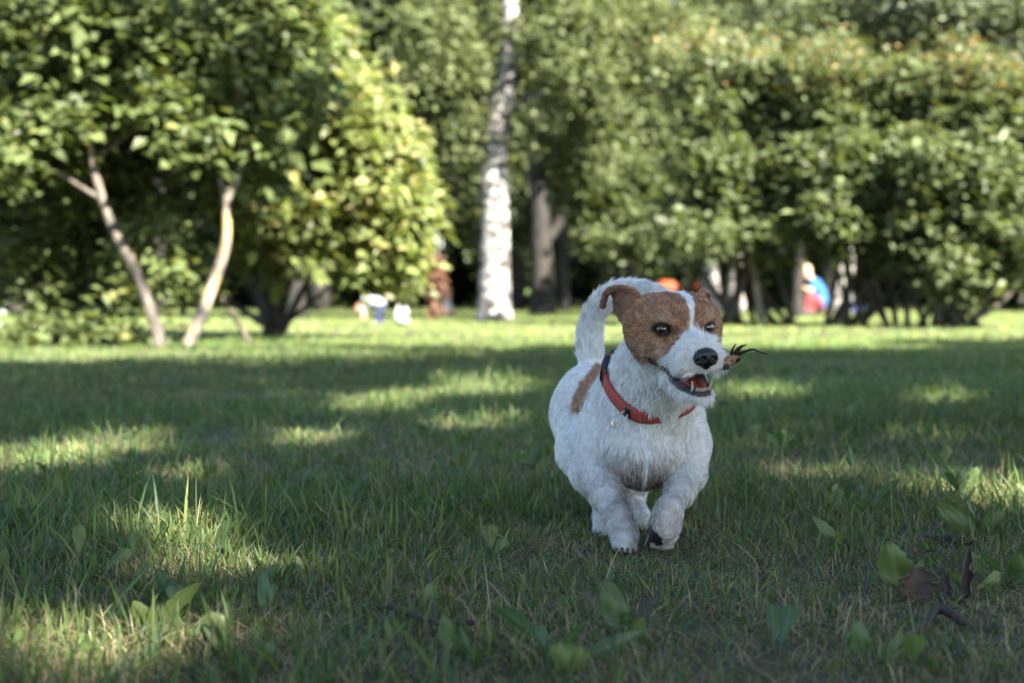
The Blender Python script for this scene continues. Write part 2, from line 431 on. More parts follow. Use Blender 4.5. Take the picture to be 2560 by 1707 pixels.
def build_left_trees():
    rng = np.random.default_rng(5)
    gA, gB = (.085, .120, .040), (.132, .165, .060); yl = (.20, .21, .07)
    # --- tree with the bowed grey trunk
    T = [W(u, v, d) for u, v, d in ((402, 874, 8.4), (385, 800, 8.45), (345, 690, 8.5), (290, 590, 8.5), (256, 500, 8.5), (232, 400, 8.5), (222, 300, 8.5), (240, 150, 8.6), (280, -60, 8.7))]
    br = [(T, [.044, .035, .030, .028, .026, .023, .020, .016, .010], 9),
          ([T[5], W(330, 330, 8.6), W(420, 255, 8.7)], [.018, .012, .006], 6), ([T[4], W(120, 420, 8.4), W(10, 380, 8.3)], [.016, .011, .006], 6),
          ([T[2], W(300, 560, 8.9), W(210, 430, 9.2)], [.018, .012, .006], 6)]
    el = [E_(180, 60, 8.9, 330, 190, .9, 620), E_(60, 330, 8.8, 210, 180, .8, 340), E_(330, 250, 9.0, 230, 150, .8, 300), E_(30, 560, 9.3, 120, 150, .6, 120), E_(370, 600, 8.9, 85, 60, .3, 44), E_(440, 690, 8.8, 55, 60, .25, 26), E_(160, 300, 8.3, 80, 50, .2, 30), E_(420, 260, 8.4, 80, 50, .2, 30), E_(20, 390, 8.1, 60, 50, .2, 24), E_(210, 430, 8.9, 80, 50, .25, 26), E_(330, 740, 8.7, 40, 40, .2, 14)]
    P = cloud(el, rng)
    plant('leafy_tree', 'small leafy tree with a bowed grey trunk left of the pale forked trunk', 'tree', W(402, 874, 8.4), br, BARK_GREY, [leaves(P, .088, rng, gA, gB, colC=yl, pC=.05)], LEAF)
    # --- tree with the pale leaning trunk
    T = [W(u, v, d) for u, v, d in ((464, 874, 8.45), (500, 795, 8.45), (540, 690, 8.5), (566, 600, 8.5), (568, 500, 8.55), (596, 440, 8.6), (602, 360, 8.6), (590, 250, 8.7), (610, 60, 8.8))]
    br = [(T, [.040, .037, .034, .029, .025, .023, .020, .015, .010], 9),
          ([W(568, 505, 8.55), W(540, 400, 8.7), W(500, 300, 8.8)], [.026, .018, .008], 7), ([W(520, 490, 9.2), W(470, 445, 9.1), W(420, 410, 9.0)], [.017, .018, .012], 6),
          ([T[6], W(690, 300, 8.7), W(790, 220, 8.7)], [.016, .011, .006], 6)]
    el = [E_(560, 60, 9.1, 300, 170, .9, 520), E_(600, 250, 9.0, 190, 140, .7, 260), E_(480, 355, 8.3, 60, 32, .2, 34), E_(420, 450, 9.4, 210, 120, .6, 130), E_(660, 330, 8.5, 80, 60, .2, 36), E_(780, 230, 8.5, 80, 60, .2, 40), E_(500, 300, 8.5, 70, 50, .2, 30), E_(660, 450, 8.8, 70, 50, .2, 30), E_(540, 470, 8.9, 50, 40, .2, 14)]
    P = cloud(el, rng)
    plant('leafy_tree', 'small leafy tree with a pale leaning forked trunk spotted with yellow lichen', 'tree', W(464, 874, 8.45), br, BARK_PALE, [leaves(P, .088, rng, gA, gB, colC=yl, pC=.06)], LEAF)
    # --- sunlit shrub on the right of that clump, many dark stems
    B = W(690, 842, 11.0)
    br = []
    for u, v, r in ((560, 560, .03), (640, 500, .034), (700, 430, .036), (780, 470, .03), (850, 560, .026), (500, 690, .022), (900, 640, .018)):
        br.append(([B + [random.uniform(-.07, .07), random.uniform(-.1, .1), 0], W((690 * 1.2 + u) / 2.2, (842 * 1.2 + v) / 2.2, 11.0 + random.uniform(-.2, .2)), W(u, v, 10.8 + random.uniform(-.3, .3))], [r * 1.35, r, r * .5], 7))
    el = [E_(760, 120, 10.4, 140, 170, .9, 330), E_(860, 330, 10.2, 150, 150, .9, 360), E_(960, 430, 10.0, 110, 120, .8, 250), E_(740, 430, 10.3, 150, 110, .8, 280), E_(880, 540, 9.9, 170, 90, .7, 260), E_(1010, 560, 9.9, 80, 90, .5, 110), E_(1000, 690, 9.8, 45, 60, .3, 34), E_(650, 620, 10.6, 120, 80, .5, 90), E_(640, 260, 10.6, 130, 150, .8, 220), E_(660, 540, 9.6, 90, 60, .3, 50), E_(800, 620, 9.7, 90, 50, .3, 44), E_(920, 640, 9.7, 70, 60, .3, 40), E_(600, 440, 9.5, 70, 60, .3, 40)]
    P = cloud(el, rng)
    plant('leafy_shrub', 'tall sunlit yellow-green shrub with many dark stems beside the birch', 'shrub', B, br, BARK_DARK, [leaves(P, .092, rng, (.115, .150, .046), (.165, .195, .058), up=.35, colC=(.27, .25, .10), pC=.14)], LEAF)
    # --- thinner shrub on the far left
    B = W(232, 862, 9.2)
    br = [([B, W(222, 700, 9.3), W(212, 560, 9.3), W(200, 420, 9.3)], [.026, .02, .016, .008], 7), ([B + [.15, .1, 0], W(270, 740, 9.4), W(330, 600, 9.5)], [.018, .013, .006], 6), ([B + [-.2, .1, 0], W(140, 720, 9.4), W(60, 600, 9.4)], [.018, .013, .006], 6)]
    el = [E_(120, 640, 9.5, 170, 150, .6, 190), E_(240, 480, 9.6, 170, 140, .6, 200), E_(150, 800, 9.3, 110, 40, .3, 50), E_(250, 850, 8.6, 150, 26, .25, 60), E_(60, 850, 8.5, 90, 22, .25, 40)]
    P = cloud(el, rng)
    plant('leafy_shrub', 'thin dark-stemmed shrub with leaves down to the grass under the bowed tree', 'shrub', B, br, BARK_DARK, [leaves(P, .085, rng, gA, gB, colC=yl, pC=.05)], LEAF)
    # --- leaning bare sapling under the clump
    plant('sapling', 'dark leaning sapling stem between the pale trunk and the many-stemmed shrub', 'sapling', W(628, 866, 9.0), [([W(628, 866, 9.0), W(590, 800, 9.1), W(545, 730, 9.3), W(480, 650, 9.5)], [.020, .017, .013, .006], 7)], BARK_DARK,
          [leaves(cloud([E_(500, 690, 9.5, 60, 60, .25, 22)], rng), .085, rng, gA, gB)], LEAF)

def build_birches():
    rng = np.random.default_rng(8)
    d = 19.4
    T = [W(u, v, d) for u, v in ((1236, 806), (1236, 770), (1238, 640), (1237, 500), (1236, 380), (1248, 290), (1268, 190), (1274, 100), (1278, -20), (1290, -260), (1280, -620), (1300, -1100))]
    r = [.30, .235, .205, .19, .178, .165, .135, .115, .10, .085, .06, .02]
    br = [(T, r, 14)]
    for i, (u, v) in ((5, (1410, 260)), (6, (1460, 130)), (8, (1500, -150)), (8, (1000, -140))):
        br.append(([T[i], (T[i] + W(u, v, d)) / 2 + np.array([0, random.uniform(-.4, .4), .15]), W(u, v, d + random.uniform(-.8, .8))], [.035, .026, .010], 6))
    el = [E_(1080, 150, d - .3, 140, 170, 1.2, 330), E_(1430, 170, d, 170, 180, 1.3, 420), E_(1180, 60, d + 1.2, 110, 130, .7, 200), E_(1560, 100, d + .5, 170, 150, 1.2, 300), E_(1250, -240, d + 1.2, 420, 200, 1.6, 700), E_(1120, 330, d - .2, 90, 90, .6, 90), E_(1010, 260, d + .8, 70, 150, .7, 130), E_(1175, 160, d - .8, 50, 60, .3, 24), E_(1450, 380, d + .8, 110, 90, .8, 150), E_(1280, -620, d, 360, 300, 2.0, 500)]
    P = cloud(el, rng, twig=10, spread=.22)
    plant('birch_tree', 'large birch with thick white trunk marked by dark bands', 'tree', W(1236, 806, d), br, BARK_BIRCH, [leaves(P, .085, rng, (.085, .110, .045), (.125, .145, .062), aspect=.75)], LEAF_DULL)
    d = 26
    T = [W(u, v, d) for u, v in ((1357, 788), (1356, 720), (1352, 620), (1350, 520), (1342, 420), (1350, 250), (1340, 0), (1350, -600))]
    br = [(T, [.26, .22, .20, .17, .155, .13, .11, .03], 12), ([W(1352, 610, d), W(1395, 560, d), W(1440, 430, d), W(1520, 250, d)], [.12, .10, .08, .03], 8)]
    P = cloud([E_(1350, -100, d, 300, 260, 2.2, 520), E_(1500, 230, d, 130, 120, 1, 150), E_(1380, 330, d, 120, 110, 1, 130)], rng, twig=10, spread=.25)
    plant('birch_tree', 'dark forked trunk in shade just behind the large birch', 'tree', W(1357, 788, d), br, BARK_SHADED, [leaves(P, .11, rng, (.06, .085, .035), (.10, .12, .05), aspect=.75)], LEAF_DULL)
    # further trunks one can tell apart
    far = [((62, 800), (66, 640), (70, 300), 21, .20, BARK_GREY, 'grey trunk in the shade beyond the far left shrub'),
           ((1412, 772), (1408, 650), (1400, 300), 34, .13, BARK_SHADED, 'thin dark trunk deep in shade behind the forked dark trunk'),
           ((2098, 786), (2108, 700), (2125, 520), 24, .17, BARK_BIRCH, 'white leaning birch trunk beside the blond person in blue'),
           ((1778, 778), (1772, 690), (1760, 450), 30, .20, BARK_BIRCH, 'sunlit birch trunk just behind the dog\'s raised ear, by the play house'),
           ((1838, 776), (1842, 690), (1850, 420), 31, .19, BARK_BIRCH, 'sunlit birch trunk between the play house and the pale leaning sapling'),
           ((1716, 776), (1717, 640), (1712, 380), 32, .07, BARK_DARK, 'thin dark trunk in front of the orange play house'),
           ((735, 800), (738, 700), (742, 520), 20, .14, BARK_SHADED, 'dark trunk behind the many-stemmed sunlit shrub'),
           ((1990, 790), (1995, 700), (2010, 520), 22, .09, BARK_SHADED, 'dark trunk under the hedge left of the blond person')]
    for a, b, c, dd, rr, bk, lab in far:
        A, B_, C_ = W(*a, dd), W(*b, dd), W(*c, dd); A[2] = -.02
        up_ = C_ + (C_ - B_) * .5
        P = cloud([(up_ + [0, 0, 1.0], (1.6, 1.6, 1.6), 150)], rng, twig=9, spread=.3)
        plant('park_tree', lab, 'tree', A, [([A, B_, C_, up_], [rr * 1.25, rr, rr * .85, rr * .5], 10)], bk, [leaves(P, .15, rng, (.06, .085, .035), (.095, .115, .045), aspect=.7)], LEAF_DULL)

def build_hedge_trees():
    """Two pale trees standing close behind the hedge."""
    rng = np.random.default_rng(33)
    for u, d, els, lab in ((2400, 24.0, ((2440, 70, 190, 100), (2330, 30, 130, 110), (2560, 40, 120, 120), (2440, -120, 260, 120), (2480, 160, 130, 60)), 'pale grey-green tree whose crown shows above the open end of the hedge'),
                           (2080, 26.0, ((2130, 70, 150, 90), (1990, 40, 130, 90), (2060, -110, 240, 120)), 'pale grey-green tree whose crown shows above the middle of the hedge')):
        B = W(u, 790, d); B[2] = 0
        br = [([B + [0, 0, -.03], W(u + 6, 500, d), W(u - 4, 200, d), W(u, -150, d)], [.20, .16, .12, .04], 9)]
        br += [([W(u, 330, d), (W(u, 260, d) + W(a, b, d)) / 2, W(a, b, d)], [.06, .04, .012], 6) for a, b, _, _ in els]
        P = cloud([E_(a, b, d, ru, rv, 1.3, int(ru * rv / 42)) for a, b, ru, rv in els], rng, twig=8, spread=.24)
        plant('park_tree', lab, 'tree', B, br, BARK_GREY, [leaves(P, .105, rng, (.125, .155, .095), (.165, .192, .125), aspect=.7)], LEAF_DULL)

def build_hedge():
    rng = np.random.default_rng(12)
    gA, gB, tip = (.090, .122, .052), (.130, .160, .070), (.28, .20, .095)
    specs = [('bushy shrub with rusty tips next to the birch, above the dog\'s tail', 21.5, (1570, 794), [(1560, 300, 150, 190), (1480, 470, 110, 150), (1620, 520, 130, 120), (1510, 600, 90, 60), (1660, 250, 110, 130), (1620, 170, 90, 80)]),
             ('broad shrub of the hedge over the pale leaning sapling stem', 15.6, (1890, 806), [(1800, 290, 170, 160), (1830, 480, 170, 140), (1950, 300, 130, 130), (1740, 600, 100, 80), (1900, 610, 110, 70), (1745, 180, 110, 80), (1930, 235, 110, 60)]),
             ('broad shrub of the hedge over the blond person in blue', 15.0, (2170, 806), [(2130, 300, 190, 140), (2150, 480, 190, 130), (2080, 560, 110, 90), (2260, 600, 120, 80), (2290, 330, 150, 140), (2090, 225, 100, 85), (2270, 255, 120, 65)]),
             ('shrub with dense low leaves at the open end of the hedge', 14.4, (2400, 806), [(2470, 330, 170, 150), (2440, 520, 190, 160), (2540, 600, 120, 130), (2400, 680, 110, 80), (2560, 420, 120, 180), (2410, 225, 95, 80), (2540, 290, 100, 60)])]
    for lab, d, b, els in specs:
        B = W(*b, d); B[2] = 0; br = []
        for u, v, ru, rv in els:
            for _ in range(2):
                e = W(u + random.uniform(-.5, .5) * ru, v + random.uniform(-.2, .5) * rv, d + random.uniform(-.4, .6)); m_ = B * .45 + e * .55 + np.array([0, 0, -.15])
                br.append(([B + [random.uniform(-.45, .45), random.uniform(-.3, .3), -.02], m_, e], [.035, .024, .008], 6))
        el = [E_(u, v, d + .25 - .75 * max(0, min(1, (v - 250) / 350)), ru, rv * 1.08, .8, int(ru * rv / 66)) for u, v, ru, rv in els] + [E_(b[0] + o_, 400 + abs(o_) * .2, d - .25, 110, 120, .7, 150) for o_ in (-90, 60)]
        for u, v, ru, rv in els:                    # upright shoots breaking the outline
            for _ in range(8):
                a = random.uniform(-1.1, 1.1); el.append(E_(u + ru * math.sin(a), v - rv * math.cos(a) * random.uniform(.98, 1.14), d + random.uniform(-.5, .5), random.uniform(12, 30), random.uniform(24, 70), .10, 9))
        P = cloud(el, rng, twig=8, spread=.13)
        z = P[:, 2]; top = np.clip((z - np.percentile(z, 72)) / (np.percentile(z, 99) - np.percentile(z, 72)), 0, 1)
        k = rng.random(len(P)) < top * .55
        plant('hedge_shrub', lab, 'shrub', B, br, BARK_DARK, [leaves(P[~k], .090, rng, gA, gB, up=.45, aspect=.62), leaves(P[k], .055, rng, (.17, .14, .055), tip, up=.2, aspect=.5)], LEAF)
    # stems standing clear below the hedge
    for (a, b, c, r, bk, lab) in [((1906, 806), (1899, 760), (1886, 690), .038, BARK_PALE, 'pale leaning sapling stem below the hedge right of the dog'), ((2222, 808), (2206, 770), (2196, 735), .024, BARK_PALE, 'short pale slanting stem below the hedge'),
                                  ((2318, 800), (2290, 755), (2270, 690), .030, BARK_DARK, 'dark slanting stem below the hedge'), ((2334, 800), (2345, 740), (2350, 660), .035, BARK_DARK, 'dark upright stem below the hedge')]:
        A, B_, C_ = W(*a, 15.2), W(*b, 15.25), W(*c, 15.3); A[2] = -.02
        plant('sapling', lab, 'sapling', A, [([A, B_, C_, C_ + (C_ - B_) * 2], [r * 1.15, r, r * .9, r * .4], 8)], bk, [leaves(cloud([(C_ + (C_ - B_) * 1.6, (.3, .3, .3), 26)], rng), .085, rng, gA, gB)], LEAF)

def copy_tree(o, loc, rz, sc, label=None):
    c = o.copy(); COL.objects.link(c); c.location = loc; c.rotation_euler = (0, 0, rz); c.scale = (sc, sc, sc)
    if label: c['label'] = label
    for ch in list(o.children):
        k = ch.copy(); COL.objects.link(k); k.parent = c
    return c

def build_backdrop():
    rng = np.random.default_rng(15)
    protos = []
    cols = [((.078, .105, .052), (.115, .140, .072)), ((.088, .112, .066), (.125, .148, .088)), ((.070, .098, .050), (.105, .130, .068))]
    for i in range(3):
        o = empty('park_tree', (0, 0, 0)); h = 15.0
        br = [([(0, 0, -.05), (.1, 0, 3), (0, .2, 7), (.1, 0, 12)], [.30, .24, .18, .05], 9)]
        els = []
        for k in range(16):
            a = rng.uniform(0, 6.28); z = rng.uniform(2.2, 13.5); rr = rng.uniform(.8, 2.9) * (1.15 - abs(z - 7) / 13)
            c = np.array([math.cos(a) * rr, math.sin(a) * rr, z]); s = rng.uniform(1.1, 1.9)
            els.append((c, (s, s, s * .8), 175)); br.append(([(0, 0, z * .75), c * [.5, .5, .9], c], [.09, .06, .02], 5))
        c, f = limbs(br); me = mesh_np('park_tree_trunk', c, f); link('trunk', me, BARK_SHADED, o)
        P = cloud(els, rng, twig=8, spread=.40, shell=.5, lumps=7)
        link('crown', leaf_mesh('park_tree_crown', [leaves(P, .23, rng, *cols[i], aspect=.8)]), LEAF_DULL, o)
        tag(o, 'tall leafy park tree in the far wood behind the lawn', 'tree', 'tall trees of the far wood'); protos.append(o)
    spots = []
    for y, n, j in ((33, 9, 1.0), (43, 12, 1.5), (56, 16, 2.0), (72, 21, 2.5), (88, 23, 2.5)):
        w = .36 * y * 1.75
        for k in range(n):
            spots.append((-w + 2 * w * (k + .5) / n + rng.uniform(-j, j), y + rng.uniform(-3, 3)))
    spots += [(11.4, 30.5)]
    first = [True] * 3
    for k, (x, y) in enumerate(spots):
        if y < 38 and -1.2 < x < 2.6: y += 5
        if y < 37 and 3 < x < 10.5: x += 8
        if y < 62 and .085 < x / y < .150: x = y * (.07 if x / y < .118 else .17)
        i = k % 3; sc = rng.uniform(.9, 1.25)
        if first[i]: protos[i].location = (x, y, 0); protos[i].rotation_euler = (0, 0, rng.uniform(0, 6)); protos[i].scale = (sc,) * 3; first[i] = False
        else: copy_tree(protos[i], (x, y, 0), rng.uniform(0, 6.28), sc)
    # low dark undergrowth between the far trunks
    us = empty('undergrowth_bush', (0, 0, 0)); tag(us, 'low dark green bush of the undergrowth in the far wood', 'bush', 'bushes in the far undergrowth')
    c, f = limbs([([(0, 0, -.03), (.1 * math.cos(a), .1 * math.sin(a), .4), (.7 * math.cos(a), .7 * math.sin(a), 1.2)], [.05, .035, .01], 5) for a in np.linspace(0, 5.5, 6)])
    link('trunk', mesh_np('bush_stems', c, f), BARK_DARK, us)
    P = cloud([((x, y, z), (.9, .9, .7), 120) for x, y, z in ((0, 0, .75), (.8, .2, .7), (-.8, -.1, .75), (.2, .6, 1.3), (-.3, -.4, 1.35))], rng, twig=7, spread=.2, shell=.65)
    link('crown', leaf_mesh('bush_crown', [leaves(P, .16, rng, (.040, .066, .028), (.070, .098, .040), aspect=.75)]), LEAF_DULL, us)
    k0 = True
    for y, n in ((40, 15), (52, 20), (66, 25)):
        w = .36 * y * 1.7
        for k in range(n):
            x = -w + 2 * w * (k + .5) / n + rng.uniform(-.9, .9); yy = y + rng.uniform(-2.5, 2.5); sc = rng.uniform(1.0, 1.5) * y / 45
            if yy < 46 and .085 < x / yy < .150: yy += 12
            if k0: us.location = (x, yy, 0); us.scale = (sc,) * 3; k0 = False
            else: copy_tree(us, (x, yy, 0), rng.uniform(0, 6.28), sc)

def build_shade_trees():
    """Trees beside and behind the camera, whose crowns shade the near lawn; gaps between their sprays let sun through."""
    rng = np.random.default_rng(18)
    sd = np.array(SUN_DIR)
    # sun flecks on the lawn, as ellipses on the ground (centre x, y, half-size x, y) in metres
    flecks = []
    for u, v, ru, rv in ((110, 1135, 190, 60), (745, 1095, 45, 28), (950, 1005, 90, 24), (1190, 972, 110, 22), (110, 1650, 160, 50), (470, 1590, 60, 34), (395, 1415, 22, 14), (2460, 1235, 190, 50), (1900, 985, 70, 18), (2330, 1000, 60, 14), (430, 1190, 50, 20), (1200, 1060, 60, 18), (2050, 1180, 40, 16)):
        a, b = ground_xy(u - ru, v), ground_xy(u + ru, v); y0, y1 = ground_xy(u, v + rv)[1], ground_xy(u, v - rv)[1]
        flecks.append(((a[0] + b[0]) / 2, (y0 + y1) / 2, (b[0] - a[0]) / 2 + .075, (y1 - y0) / 2 + .10))
    for _ in range(46):                             # small flecks
        y_ = 1.2 * math.exp(rng.random() * math.log(6)); flecks.append((rng.uniform(-.4, .4) * y_, y_, rng.uniform(.05, .12), rng.uniform(.05, .13)))
    flecks = [f_ for f_ in flecks if not (abs(f_[0] - .17) < .28 and .9 < f_[1] < 2.3)]
    bases = [((5.3, -2.5), 6.3, 'broad tree off to the right that shades the near lawn'), ((8.8, .8), 6.8, 'broad tree to the right of the lawn beyond the first shade tree'), ((2.6, -4.6), 6.0, 'broad tree behind the viewer shading the foreground')]
    n = 6600
    for (bx, by), hh, lab in bases:
        c = np.array([bx, by, hh])
        P = cloud([(c + [math.cos(a) * 1.9, math.sin(a) * 1.9, dz], (1.9, 1.9, 1.1), n // 9) for a, dz in zip(np.linspace(0, 6.28, 9), (0, .7, -.6, .9, -.3, .4, -.8, .6, -.2))], rng, twig=6, spread=.22, shell=.4)
        g = P - sd * (P[:, 2] / sd[2])[:, None]
        far = g[:, 1] < 7.3 + .55 * np.clip(g[:, 0] + 1.5, 0, 8) + 1.0 * vnoise(g, 1.3, 41) + .5 * vnoise(g, .45, 44)
        ok = far.copy()
        for fx, fy, rx, ry in flecks:
            e = ((g[:, 0] - fx) / rx) ** 2 + ((g[:, 1] - fy) / ry) ** 2
            ok &= e + .32 * vnoise(g, .16, 42) + .22 * vnoise(g, .07, 43) > .95
        P = P[ok]
        br = [([(bx, by, -.05), (bx + .1, by, 2.0), (bx, by + .1, hh - 1.5), (bx, by, hh + .3)], [.24, .19, .14, .04], 10)]
        for a in np.linspace(0, 6.28, 8)[:-1]:
            br.append(([(bx, by, hh - 2.4), (bx + math.cos(a) * 1.0, by + math.sin(a) * 1.0, hh - 1.1), (bx + math.cos(a) * 2.6, by + math.sin(a) * 2.6, hh + .2)], [.07, .045, .012], 6))
        plant('shade_tree', lab, 'tree', (bx, by, 0), br, BARK_GREY, [leaves(P, .085, rng, (.07, .11, .03), (.10, .14, .035), aspect=.75)], LEAF)
def build_side_tree():
    """Loose tree right of the lawn, standing clear of the view; its shadow lies over the left clump."""
    rng = np.random.default_rng(19); sd = np.array(SUN_DIR); bx, by, hh = 3.9, 3.0, 7.2
    P = cloud([((bx + dx, by + dy, hh + dz), (1.7, 1.7, 1.2), 520) for dx, dy, dz in ((-1.6, 0, .2), (-.6, .9, .9), (-.6, -.9, -.3), (.8, .2, .5), (-2.4, .6, -.5), (-1.8, -.9, .8))], rng, twig=6, spread=.22, shell=.4)
    t = (8.7 - P[:, 1]) / -sd[1]; h_ = P - sd * t[:, None]
    gx = P - sd * (P[:, 2] / sd[2])[:, None]
    ok = (h_[:, 0] < -1.45 + .35 * vnoise(h_, .6, 51)) & (h_[:, 2] > .75) & (vnoise(h_, .45, 52) + .5 * vnoise(h_, .15, 53) < -.55) & (gx[:, 1] > 8.2)
    br = [([(bx, by, -.05), (bx - .1, by, 2.2), (bx, by + .1, 5.2), (bx - .3, by, hh + .3)], [.20, .16, .12, .04], 10)]
    for a in np.linspace(2, 4.4, 5): br.append(([(bx, by, 4.8), (bx + math.cos(a) * 1.0, by + math.sin(a) * .8, 5.9), (bx + math.cos(a) * 2.6, by + math.sin(a) * 1.6, hh)], [.06, .04, .012], 6))
    plant('shade_tree', 'loose-crowned tree right of the lawn that shades the bowed tree', 'tree', (bx, by, 0), br, BARK_GREY, [leaves(P[ok], .09, rng, (.07, .11, .03), (.10, .14, .035), aspect=.75)], LEAF)
build_left_trees()
build_side_tree()
build_birches()
build_hedge_trees()
build_hedge()
build_backdrop()
build_shade_trees()
# ================================================================ people, play things and small things on the far lawn
def figure(name, label, base, groups, cat='person', h=.011):
    """One continuous body: groups of (colour, [(a, b, ra, rb), ...]) in world points, coloured by the nearest group."""
    f = Field(h)
    for i, (c, segs) in enumerate(groups):
        for a, b, ra, rb in segs: f.cone(a, b, ra, rb, k=.03, tag=i)
    co, q = f.mesh()
    D = np.full((len(groups), len(co)), 9.0)
    for p in f.pr: D[p['tag']] = np.minimum(D[p['tag']], f.dist(p, co))
    col = np.array([g[0] for g in groups])[np.argmin(D, 0)]
    o = empty(name, (base[0], base[1], 0)); tag(o, label, cat)
    link('body', mesh_np(name + '_body', co, q, attrs={'col': col}), attr_mat(name + '_cloth', rough=.8, spec=.2), o)
    return o

def hair_cap(o, c, r, col, back=(0, .25, .35)):
    g = Field(.010); g.ell(np.asarray(c) + np.array(back) * r, (r * 1.04, r * 1.04, r * .98), k=.01); g.ell(np.asarray(c) + np.array([0, -1.05, -.45]) * r, (r * .85, r * .8, r * .8), k=.02, sub=True)
    co, q = g.mesh(); co += (vnoise(co, .03, 4) * .006)[:, None]
    link('hair', mesh_np('hair', co, q), simple('hair_' + o.name, col, rough=.6, noise=.35, scale=60), o)

def build_far():
    skin = (.50, .30, .20)
    # child bending over
    d = 16.6
    p = lambda u, v, dy=0.: W(u, v, d + dy)
    o = figure('person', 'small child in a grey top and dark blue trousers bending down in the sunlit grass', p(942, 809), [
        ((.30, .31, .35), [(p(950, 757), p(916, 752), .070, .062), (p(916, 752), p(912, 762), .055, .045), (p(914, 755, -.06), p(908, 778, -.09), .026, .022), (p(916, 755, .06), p(912, 778, .06), .026, .022)]),
        ((.035, .045, .085), [(p(952, 764), p(950, 775), .068, .062), (p(952, 772, -.045), p(940, 790, -.06), .046, .038), (p(940, 790, -.06), p(946, 806, -.05), .036, .028), (p(955, 772, .045), p(950, 790, .05), .046, .038), (p(950, 790, .05), p(957, 806, .05), .036, .028)]),
        (skin, [(p(908, 778, -.09), p(906, 793, -.10), .020, .016), (p(906, 793, -.1), p(905, 799, -.1), .015, .010), (p(912, 778, .06), p(912, 793, .05), .020, .016), (p(905, 764), p(901, 770), .03, .03), (p(899, 772), p(898, 776), .056, .052)]),
        ((.62, .60, .58), [(p(942, 807, -.05), p(936, 808, -.06), .024, .020), (p(954, 807, .05), p(948, 808, .05), .024, .020)])])
    hair_cap(o, p(899, 773), .060, (.22, .11, .06), back=(.15, .1, .3))
    # seated toddler
    d = 25.5
    o = figure('person', 'toddler in cream clothes sitting on the grass beside the rust-brown dead conifer', p(1117, 787), [
        ((.62, .56, .47), [(p(1117, 779), p(1117, 761), .105, .080), (p(1112, 760), p(1106, 773, -.1), .035, .028), (p(1122, 760), p(1129, 773, -.1), .035, .028), (p(1113, 781, -.05), p(1108, 783, -.27), .050, .036), (p(1121, 781, -.05), p(1127, 783, -.27), .050, .036)]),
        (skin, [(p(1117, 757), p(1117, 750), .032, .032), (p(1118, 742), p(1118, 739), .080, .075), (p(1106, 773, -.1), p(1107, 777, -.14), .022, .016), (p(1129, 773, -.1), p(1127, 777, -.14), .022, .016), (p(1108, 782, -.27), p(1108, 778, -.30), .030, .024), (p(1127, 782, -.27), p(1127, 778, -.30), .030, .024)])])
    hair_cap(o, p(1118, 739), .082, (.28, .17, .10))
    # seated person in blue beyond the hedge
    d = 24.0
    o = figure('person', 'blond person in a blue jacket and red trousers sitting low beyond the hedge', p(2045, 789), [
        ((.030, .115, .28), [(p(2052, 752), p(2046, 728), .135, .125), (p(2046, 728), p(2036, 706), .120, .085), (p(2030, 704, -.12), p(2030, 728, -.22), .052, .045), (p(2046, 706, .12), p(2056, 738, .05), .052, .045)]),
        ((.28, .045, .050), [(p(2054, 760), p(2020, 744, -.24), .098, .070), (p(2050, 762, .1), p(2026, 748, -.1), .090, .068), (p(2020, 744, -.24), p(2016, 776, -.3), .066, .046), (p(2026, 748, -.1), p(2030, 778, -.2), .066, .046)]),
        (skin, [(p(2030, 700), p(2022, 690), .050, .048), (p(2017, 688, -.02), p(2016, 682, -.03), .092, .086), (p(2030, 728, -.22), p(2014, 722, -.38), .040, .030), (p(2014, 722, -.38), p(2009, 718, -.42), .030, .020)]),
        ((.06, .05, .05), [(p(2016, 779, -.3), p(2010, 783, -.42), .050, .036), (p(2030, 781, -.2), p(2026, 785, -.32), .050, .036)])])
    hair_cap(o, p(2015, 680), .104, (.46, .37, .21), back=(-.05, .2, .3))
    # log they sit on
    c, f = tube([p(2020, 774, .05), p(2050, 773, .05), p(2085, 774, .1)], [.125, .13, .12], 12); c += (vnoise(c, .08, 3) * .012)[:, None]
    lg = empty('log_seat', p(2052, 789)); tag(lg, 'low dark log under the seated blond person', 'log'); link('trunk', mesh_np('log', c, f), BARK_DARK, lg)
    # blue bag
    g = Field(.012); b0 = W(2138, 770, 25.5); b0[2] = .13
    g.ell(b0, (.17, .10, .13), k=.02); g.cone(b0 + [-.10, 0, .07], b0 + [.10, 0, .07], .06, .06, k=.03)
    co, q = g.mesh(); bg_ = empty('duffel_bag', (b0[0], b0[1], 0)); tag(bg_, 'blue cloth bag on the ground right of the white birch trunk', 'bag')
    link('sack', mesh_np('sack', co, q), simple('bag_cloth', (.07, .12, .36), rough=.8, noise=.3, scale=20), bg_)
    c, f = tube(smooth_path([b0 + [-.09, -.05, .10], b0 + [-.06, -.06, .2], b0 + [.06, -.06, .2], b0 + [.09, -.05, .10]], 14), .012, 6); link('handle', mesh_np('handle', c, f), simple('bag_strap', (.05, .06, .12), rough=.8), bg_)
    # white carrier bag
    g = Field(.010); b0 = W(1005, 812, 15.3); b0[2] = .085
    g.ell(b0, (.085, .07, .085), k=.02); g.cone(b0 + [-.045, 0, .05], b0 + [-.035, 0, .13], .026, .012, k=.02); g.cone(b0 + [.045, 0, .05], b0 + [.035, 0, .12], .026, .012, k=.02)
    co, q = g.mesh(); co += (vnoise(co, .035, 9) * .006)[:, None] * unit(co - b0)
    pb = empty('carrier_bag', (b0[0], b0[1], 0)); tag(pb, 'white plastic carrier bag standing on the lawn right of the bending child', 'bag')
    link('sack', mesh_np('sack', co, q), simple('bag_plastic', (.48, .48, .47), rough=.45, noise=.08, scale=30), pb)
    # rust-brown dead conifer
    rng = np.random.default_rng(44); d = 19.6; B = W(1086, 802, d); B[2] = 0
